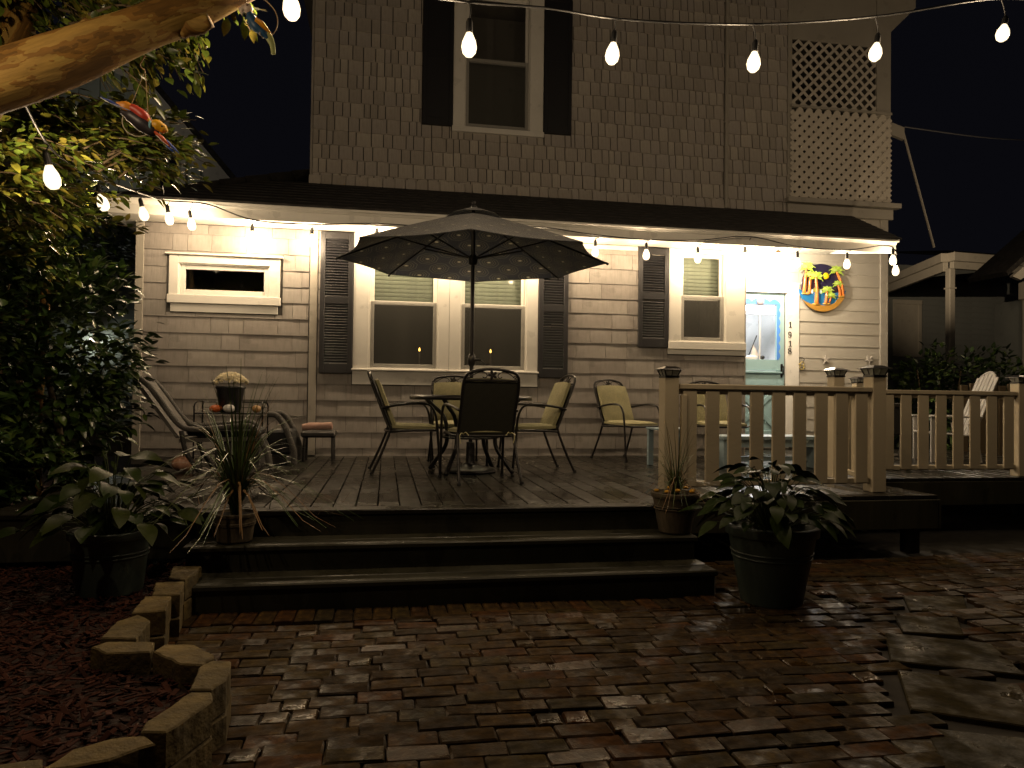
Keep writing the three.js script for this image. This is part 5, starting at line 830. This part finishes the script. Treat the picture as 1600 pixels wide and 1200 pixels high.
{
  const a = thing('potted_plant', 'broad leaved plant in a large dark green pot right of the steps', 'potted plant', [2.22, 0.0, 4.82]); pot(a, 0.165, 0.26, 0.45, POTG); leafyPlant(a, 0.39, 0.36, 0.42, 120, 201, [[0.028, 0.06, 0.014], [0.022, 0.05, 0.014], [0.04, 0.075, 0.018]]);
  const b = thing('potted_plant', 'broad leaved plant in a dark green pot left of the steps', 'potted plant', [-1.40, 0.125, 4.62]); pot(b, 0.15, 0.20, 0.33, POTG); leafyPlant(b, 0.28, 0.36, 0.42, 105, 203, [[0.028, 0.06, 0.014], [0.035, 0.07, 0.016], [0.05, 0.08, 0.02]]);
  const BL = [LEAF([0.05, 0.085, 0.022]), LEAF([0.038, 0.07, 0.02]), LEAF([0.075, 0.095, 0.03]), LEAF([0.16, 0.085, 0.03], { roughness: 0.5 })];
  const c = thing('spiky_plant', 'spiky plant with drooping brown tips in a clay pot on the left of the steps', 'potted plant', [-0.86, 0.302, 4.235]); pot(c, 0.095, 0.125, 0.17, POTS); spiky(c, 0.14, 130, 0.82, 205, BL, 0.4, 0.02);
  const d = thing('spiky_plant', 'grassy plant in a grey pot on the right end of the steps', 'potted plant', [1.87, 0.302, 4.237]); pot(d, 0.10, 0.155, 0.26, POTS); spiky(d, 0.21, 80, 0.52, 207, BL, 0.35, 0.009); 
  const fl = []; const r = rng(15); for (let i = 0; i < 7; i++) M('marigold', mv(new THREE.SphereGeometry(0.016, 8, 6).scale(1.2, 0.7, 1.2), Math.cos(i * 2.4) * 0.12, 0.265 + r() * 0.02, Math.sin(i * 2.4) * 0.12), mat([0.55, 0.28, 0.02], { roughness: 0.8 }), d);
  const w = thing('small_flower', 'small white flower at the deck edge beside the spiky plant', 'flower', [-0.70, DY + 0.003, 4.02]); M('stem', sweep([[0, 0, 0], [0.01, 0.05, 0], [0.03, 0.09, 0]], [0.003, 0.002], 5, 5), LEAF([0.05, 0.08, 0.02]), w); M('blossom', [0, 1, 2, 3, 4].map((i) => mv(new THREE.SphereGeometry(0.012, 8, 5).scale(1.4, 0.4, 0.8), 0.03 + Math.cos(i * 1.257) * 0.014, 0.095, Math.sin(i * 1.257) * 0.014, 0, -i * 1.257)), mat([0.7, 0.66, 0.58], { roughness: 0.8 }), w);
}
console.log('plants done');

// ---------------------------------------------------------------- the two parrot ornaments hanging from the limb
const PO = (c) => mat(c, { roughness: 0.45 });
{
  const p = thing('parrot_ornament', 'blue and yellow wooden parrot hanging from the limb by the top bulb', 'parrot ornament', [-0.592, 2.838, 5.34], 0.17);
  const body = M('body', sweep([[-0.035, 0.035, 0], [-0.028, 0.012, 0], [-0.008, -0.018, 0], [0.02, -0.04, 0], [0.045, -0.068, 0]], [0.012, 0.021, 0.025, 0.02, 0.008], 14, 20), PO([0.02, 0.075, 0.16]), p);
  M('head', mv(new THREE.SphereGeometry(0.022, 16, 12).scale(1, 1, 0.9), -0.042, 0.052, 0), PO([0.62, 0.50, 0.40]), p);
  M('beak', sweep([[-0.055, 0.052, 0], [-0.068, 0.040, 0], [-0.066, 0.018, 0]], [0.014, 0.012, 0.003], 10, 10), PO([0.6, 0.5, 0.40]), p);
  for (const s of [-1, 1]) { M('eye', mv(new THREE.SphereGeometry(0.0042, 8, 6), -0.045, 0.058, s * 0.0185), PO([0.05, 0.005, 0.005]), p); M('wing', mv(sweep([[-0.008, -0.004, 0], [0.022, -0.022, 0], [0.055, -0.05, 0]], [0.022, 0.027, 0.008], 10, 10, 0, 1, 0.4), 0, 0, s * 0.022), PO([0.62, 0.27, 0.01]), p); }
  M('tail', sweep([[0.03, -0.04, 0], [0.052, -0.065, 0], [0.066, -0.10, 0], [0.07, -0.135, 0]], [0.020, 0.017, 0.012, 0.010], 10, 14, 0, 0.5, 1), PO([0.38, 0.42, 0.16]), p);
  M('foot', [rod([0.008, -0.042, 0.01], [0.012, -0.06, 0.01], 0.004, 5), rod([0.02, -0.047, -0.01], [0.024, -0.064, -0.01], 0.004, 5)], PO([0.3, 0.25, 0.2]), p);
  M('ring', tube([[-0.05, 0.12, 0.0], [0.02, 0.11, 0], [0.075, 0.06, 0], [0.085, 0.0, 0], [0.06, -0.05, 0], [0.015, -0.063, 0]], 0.0022, 5, 30), PO([0.3, 0.22, 0.12]), p); M('hanger', rod([-0.05, 0.07, 0], [-0.055, 0.125, -0.004], 0.0014, 5), WIRE, p);
}
{
  const p = thing('parrot_ornament', 'red, yellow and blue wooden parrot flying on a wire ring below the limb', 'parrot ornament', [-1.038, 2.315, 5.402], 0.17);
  M('body', sweep([[-0.09, 0.045, 0], [-0.05, 0.03, 0.0], [-0.01, 0.005, 0], [0.03, -0.02, 0], [0.06, -0.028, 0]], [0.008, 0.026, 0.032, 0.026, 0.012], 14, 22), PO([0.03, 0.025, 0.03]), p);
  M('back', sweep([[-0.075, 0.062, 0.006], [-0.04, 0.06, 0.008], [-0.005, 0.035, 0.01], [0.022, 0.008, 0.01]], [0.012, 0.02, 0.024, 0.014], 12, 16), PO([0.42, 0.04, 0.02]), p);
  M('mantle', sweep([[0.0, 0.045, 0.012], [0.015, 0.02, 0.014], [0.025, -0.008, 0.012]], [0.008, 0.012, 0.008], 10, 10), PO([0.62, 0.33, 0.02]), p);
  M('head', sweep([[0.028, 0.0, 0.004], [0.05, 0.002, 0.004], [0.078, -0.010, 0.004], [0.092, -0.018, 0.004]], [0.02, 0.026, 0.02, 0.006], 14, 16), PO([0.62, 0.32, 0.01]), p);
  M('collar', mv(new THREE.TorusGeometry(0.02, 0.006, 8, 16), 0.026, -0.004, 0.006, 0, PI / 2), PO([0.15, 0.35, 0.42]), p);
  for (const s of [-1, 1]) M('eye', mv(new THREE.SphereGeometry(0.004, 8, 6), 0.072, -0.004, 0.004 + s * 0.021), PO([0.01, 0.01, 0.01]), p);
  const w1 = M('wing', sweep([[-0.03, 0.058, 0.01], [-0.07, 0.065, 0.02], [-0.105, 0.072, 0.02]], [0.014, 0.02, 0.006], 10, 12, 0, 1, 0.45), PO([0.58, 0.22, 0.02]), p); M('feather', sweep([[-0.09, 0.06, 0.018], [-0.13, 0.075, 0.02], [-0.165, 0.088, 0.02]], [0.010, 0.013, 0.004], 8, 10, 0, 1, 0.4), PO([0.03, 0.06, 0.30]), w1); M('feather', sweep([[-0.05, 0.045, 0.02], [-0.09, 0.056, 0.022], [-0.13, 0.068, 0.022]], [0.006, 0.008, 0.003], 8, 8, 0, 1, 0.4), PO([0.30, 0.32, 0.48]), w1);
  const w2 = M('wing', sweep([[0.045, -0.03, 0.01], [0.075, -0.055, 0.015], [0.105, -0.085, 0.015]], [0.014, 0.019, 0.010], 10, 12, 0, 1, 0.45), PO([0.52, 0.08, 0.02]), p); M('feather', sweep([[0.09, -0.06, 0.012], [0.115, -0.085, 0.012], [0.14, -0.108, 0.012]], [0.012, 0.014, 0.004], 8, 10, 0, 1, 0.4), PO([0.02, 0.06, 0.36]), w2); M('feather', sweep([[0.09, -0.085, 0.016], [0.11, -0.10, 0.016], [0.125, -0.112, 0.016]], [0.009, 0.010, 0.003], 8, 8, 0, 1, 0.4), PO([0.03, 0.09, 0.40]), w2);
  M('ring', tube(Array.from({ length: 14 }, (_, i) => [-0.025 + Math.cos(i / 14 * 2 * PI) * 0.058, 0.005 + Math.sin(i / 14 * 2 * PI) * 0.058, 0]), 0.0026, 6, 48, true), PO([0.45, 0.38, 0.25]), p);
  M('hanger', [rod([-0.06, 0.05, 0], [0.0, 0.235, 0], 0.0012, 5), rod([0.015, 0.05, 0], [0.0, 0.235, 0], 0.0012, 5), tube([[0.0, 0.235, 0], [-0.02, 0.25, 0], [-0.012, 0.275, 0], [0.0, 0.30, 0.0]], 0.003, 5, 14)], PO([0.32, 0.20, 0.10]), p);
}

// ---------------------------------------------------------------- neighbours
const NSID = [[0.34, 0.37, 0.33], [0.32, 0.35, 0.31]].map((c) => mat(c, { roughness: 0.7, map: mapPaint })), NDARK = mat([0.24, 0.26, 0.26], { roughness: 0.7, map: mapPaint }), NW = mat([0.55, 0.52, 0.46], { roughness: 0.6, map: mapPaint }), PANE = mat([0.012, 0.013, 0.016], { roughness: 0.06 });
{
  const n = thing('neighbour_house', 'pale green clapboard house with a scalloped gable behind the left trees', 'house');
  M('lower_wall', bar(-9.5, -3.1, -0.06, 4.2, -4.6, -4.35), NDARK, n);
  for (let i = 0; i < 22; i++) M('clapboard', prismX([[0, 0], [0.02, 0], [0.006, 0.17], [0, 0.17]], -9.5, -3.1), NSID[i % 2], n, [0, 0.62 + i * 0.16, -4.349]);
  M('foundation', bar(-9.5, -3.1, -0.05, 0.61, -4.347, -4.28), mat([0.20, 0.17, 0.11], { roughness: 0.9, map: mapStone, bumpMap: bumpBrick, bumpScale: 0.01 }), n);
  M('lower_roof', boxUV(flat([[V(-9.8, 4.15, -4.0), V(-2.9, 4.15, -4.0), V(-2.9, 5.2, -8.0)], [V(-9.8, 4.15, -4.0), V(-2.9, 5.2, -8.0), V(-9.8, 5.2, -8.0)]])), ROOF, n);
  const gw = [[-9.4, 4], [-3.3, 4], [-3.3, 5.55], [-6.35, 9.1], [-9.4, 5.55]];
  M('gable_wall', boxUV(extr(gw, 0.2)), NSID[1], n, [0, 0, -8.4]);
  for (let x = -9.2; x < -3.4; x += 0.42) M('batten', bar(x, x + 0.05, 4.6, Math.min(9, 5.5 + (3.05 - Math.abs(x + 6.35)) * 1.16), -8.199, -8.175), NSID[0], n);
  // bargeboards with a scalloped lower edge
  for (const s of [1, -1]) {
    const up = [], lo = []; for (let i = 0; i <= 72; i++) { const t = i / 72, x = t * 4.55, sc = 0.34 + 0.10 * Math.abs(Math.sin(t * 9 * PI)); up.push([x, 0]); lo.push([x, -sc]); }
    const g = extr(up.concat(lo.reverse()), 0.05); g.rotateZ(-0.862); if (s < 0) g.scale(-1, 1, 1); M('bargeboard', g, NW, n, [-6.35, 9.28, -7.86]);
    const rp = [[0, 0.02], [4.7, 0.02], [4.7, 0.12], [0, 0.12]], q = extr(rp, 4.5); q.rotateZ(-0.862); if (s < 0) q.scale(-1, 1, 1); M('gable_roof', boxUV(q), ROOF, n, [-6.35, 9.28, -12.3]);
  }
  const w = sub('gable_window', n); M('pane', bar(-5.05, -4.52, 5.0, 6.35, -8.199, -8.19), PANE, w); M('frame', [bar(-5.15, -5.05, 4.9, 6.35, -8.199, -8.15), bar(-4.52, -4.42, 4.9, 6.35, -8.199, -8.15), bar(-5.18, -4.39, 6.351, 6.5, -8.199, -8.14)], NW, w); M('muntin', [bar(-4.80, -4.77, 5.0, 6.35, -8.189, -8.175), bar(-5.05, -4.52, 5.62, 5.66, -8.189, -8.174)], NW, w);
  const l = thing('added_wall_lantern', 'small added wall lantern on the left neighbour, hidden by the shrub, standing in for an unknown light', 'lamp', [-4.75, 2.0, -4.27]);  // unseen lamp, added to brighten the neighbour wall behind the leaves
  M('bracket', bar(-0.03, 0.03, -0.03, 0.10, -0.05, 0.0), IRON, l); M('lamp_glass', mv(new THREE.SphereGeometry(0.06, 14, 10), 0, 0, 0.09), mat([0.9, 0.9, 0.85], { emissive: 0xfff4e0, emissiveIntensity: 4 }), l); M('cap', mv(new THREE.ConeGeometry(0.07, 0.05, 12), 0, 0.08, 0.09), IRON, l);
  const L = new THREE.PointLight(new THREE.Color().setRGB(0.95, 1, 0.88), 1.6, 0, 2); L.position.set(0, 0, 0.09); L.intensity = 0.4; L.castShadow = true; L.shadow.radius = 2; l.add(L);
}
{
  const l = thing('added_gable_spot', 'small added spot light out of view on the left neighbour roof, brightening its gable', 'spot light', [-7.6, 4.24, -4.5]);  // added fill light for the gable, standing in for an unknown source
  M('pole', rod([0, 0, 0], [0, 1.1, 0], 0.02), IRON, l); M('lamp_head', mv(new THREE.CylinderGeometry(0.05, 0.08, 0.14, 14), 0, 1.15, 0), IRON, l); M('lamp_lens', mv(new THREE.CircleGeometry(0.045, 14), 0.0, 1.224, 0, -PI / 2), mat([0.9, 0.9, 0.8], { emissive: 0xfff0d8, emissiveIntensity: 4 }), l);
  const L = new THREE.SpotLight(new THREE.Color().setRGB(1, 0.9, 0.75), 5, 0, 0.75, 0.7, 2); L.position.set(0, 1.26, 0); L.target.position.set(2.9, 2.6, -3.7); L.castShadow = true; l.add(L, L.target);
}
{
  const n = thing('neighbour_house', 'dark house with a white trimmed porch beyond the right hedge', 'house');
  M('wall', bar(15.4, 26, -0.06, 6, -14.2, -14), NDARK, n);
  for (let i = 0; i < 24; i++) M('clapboard', prismX([[0, 0], [0.025, 0], [0.006, 0.21], [0, 0.21]], 15.4, 26), NDARK, n, [0, 0.4 + i * 0.2, -13.999]);
  const bm = (x0, z0, x1, z1, y0, y1, w, nm = 'beam') => { const L = Math.hypot(x1 - x0, z1 - z0), g = mv(cbox(L, y1 - y0, w, 0.01), 0, 0, 0); M(nm, g, NW, n, [(x0 + x1) / 2, (y0 + y1) / 2, (z0 + z1) / 2], [0, -Math.atan2(z1 - z0, x1 - x0), 0]); };
  bm(15.45, -8.95, 22, -9.5, 4.88, 5.08, 0.14); bm(15.42, -8.93, 22, -9.48, 5.085, 5.33, 0.22, 'cornice'); bm(15.36, -9.05, 16.9, -14.0, 4.82, 5.08, 0.14); bm(15.34, -9.05, 16.9, -14.0, 5.085, 5.33, 0.22, 'cornice');
  M('porch_post', bar(15.27, 15.45, -0.06, 4.87, -8.98, -8.80, 0.02), NW, n); M('post_collar', bar(15.25, 15.47, 4.3, 4.34, -9.0, -8.78), NW, n);
  M('porch_roof', boxUV(flat([[V(15.2, 5.335, -8.7), V(22, 5.335, -9.3), V(22, 6.4, -14)], [V(15.2, 5.335, -8.7), V(22, 6.4, -14), V(16.8, 6.4, -14)]])), ROOF, n);
  const w = sub('window', n); M('frame', [bar(17.5, 17.62, 2.9, 4.6, -13.97, -13.92), bar(18.5, 18.62, 2.9, 4.6, -13.97, -13.92), bar(17.5, 18.62, 4.6, 4.75, -13.97, -13.9), bar(17.5, 18.62, 2.75, 2.9, -13.97, -13.9)], NW, w); M('blind', bar(17.62, 18.5, 2.9, 4.6, -13.97, -13.95), NW, w);
  const g = thing('neighbour_garage', 'low building with a white gable board at the right edge of the picture', 'garage');
  M('wall', bar(12.3, 18, -0.06, 3.2, -4.2, -3.5), NDARK, g); M('frieze', bar(12.22, 18, 3.2, 3.53, -3.55, -3.40), NW, g);
  M('gable_board', extr([[0, 0], [3.2, 2.6], [6.4, 0], [6.4, 0.15], [3.2, 2.8], [-0.18, 0.06]], 0.08, 0.004), NW, g, [12.05, 3.55, -3.40]); M('gable_wall', extr([[0, 0], [2.95, 2.35], [5.9, 0]], 0.1), NDARK, g, [12.3, 3.52, -3.6]); M('roof', boxUV(extr([[-0.25, 0.08], [3.2, 2.86], [6.65, 0.08], [6.7, 0.16], [3.2, 3.0], [-0.3, 0.16]], 0.95)), ROOF, g, [12.05, 3.55, -4.3]);
  M('corner_post', bar(12.26, 12.40, -0.06, 3.198, -3.498, -3.40), NW, g);
}
{
  const l = thing('added_flood_light', 'small added flood light out of view on the cottage side wall, brightening the right neighbour', 'flood light', [7.46, 4.6, -3.2]);  // added behind the house corner to brighten the right neighbour porch beams
  M('bracket', bar(0, 0.06, -0.03, 0.03, -0.03, 0.03), IRON, l); M('lamp_head', mv(lathe([[0.0001, -0.08], [0.04, -0.07], [0.07, 0.02], [0.066, 0.02], [0.0001, 0.0]], 18), 0.14, 0, -0.06, 0, -0.86, -PI / 2), IRON, l); M('lamp_lens', mv(new THREE.CircleGeometry(0.06, 18), 0.205, 0.0, -0.118, 0, PI - 0.72), mat([0.9, 0.85, 0.7], { emissive: 0xffe0b0, emissiveIntensity: 6 }), l);
  const L = new THREE.SpotLight(WARM, 130, 0, 0.25, 0.7, 2); L.position.set(0.225, 0, -0.14); L.target.position.set(8.1, 0.75, -6.4); L.castShadow = true; l.add(L, L.target);
}
{ // picket fence behind the hedge, service drop and its bracket
  const f = thing('picket_fence', 'dark wooden fence behind the garden chair', 'fence');
  for (let i = 0; i < 26; i++) M('picket', bar(8.3 + i * 0.16, 8.42 + i * 0.16, 0, 1.42 + (i % 2) * 0.03, -0.62, -0.59), TWIG, f); M('rail', bar(8.3, 12.4, 0.4, 0.48, -0.66, -0.621), TWIG, f); M('rail', bar(8.3, 12.4, 1.1, 1.18, -0.66, -0.621), TWIG, f); for (const x of [8.6, 10.4, 12.2]) M('post', bar(x, x + 0.1, -0.05, 1.4, -0.76, -0.661), TWIG, f);
  M('service_bracket', extr([[0, 0.18], [0.28, 0.10], [0.28, -0.08], [0, 0]], 0.06, 0.004), CORNER, house, [7.51, 5.28, -1.2]);
  const b = thing('service_wire', 'thin overhead wire running right from the upper house corner', 'wire'); M('wire', tube([[7.80, 5.40, -1.16], [10.5, 5.95, -2.6], [14.5, 7.0, -5.0]], 0.012, 5, 20), mat([0.1, 0.1, 0.11], { roughness: 0.5 }), b);
  const s = thing('downpipe_strut', 'pale diagonal pole leaning down from the upper house corner', 'pole'); M('pole', rod([7.81, 5.36, -1.20], [8.80, 3.70, -1.72], 0.018, 8), CORNER, s);
}
renderer.render(scene, camera);
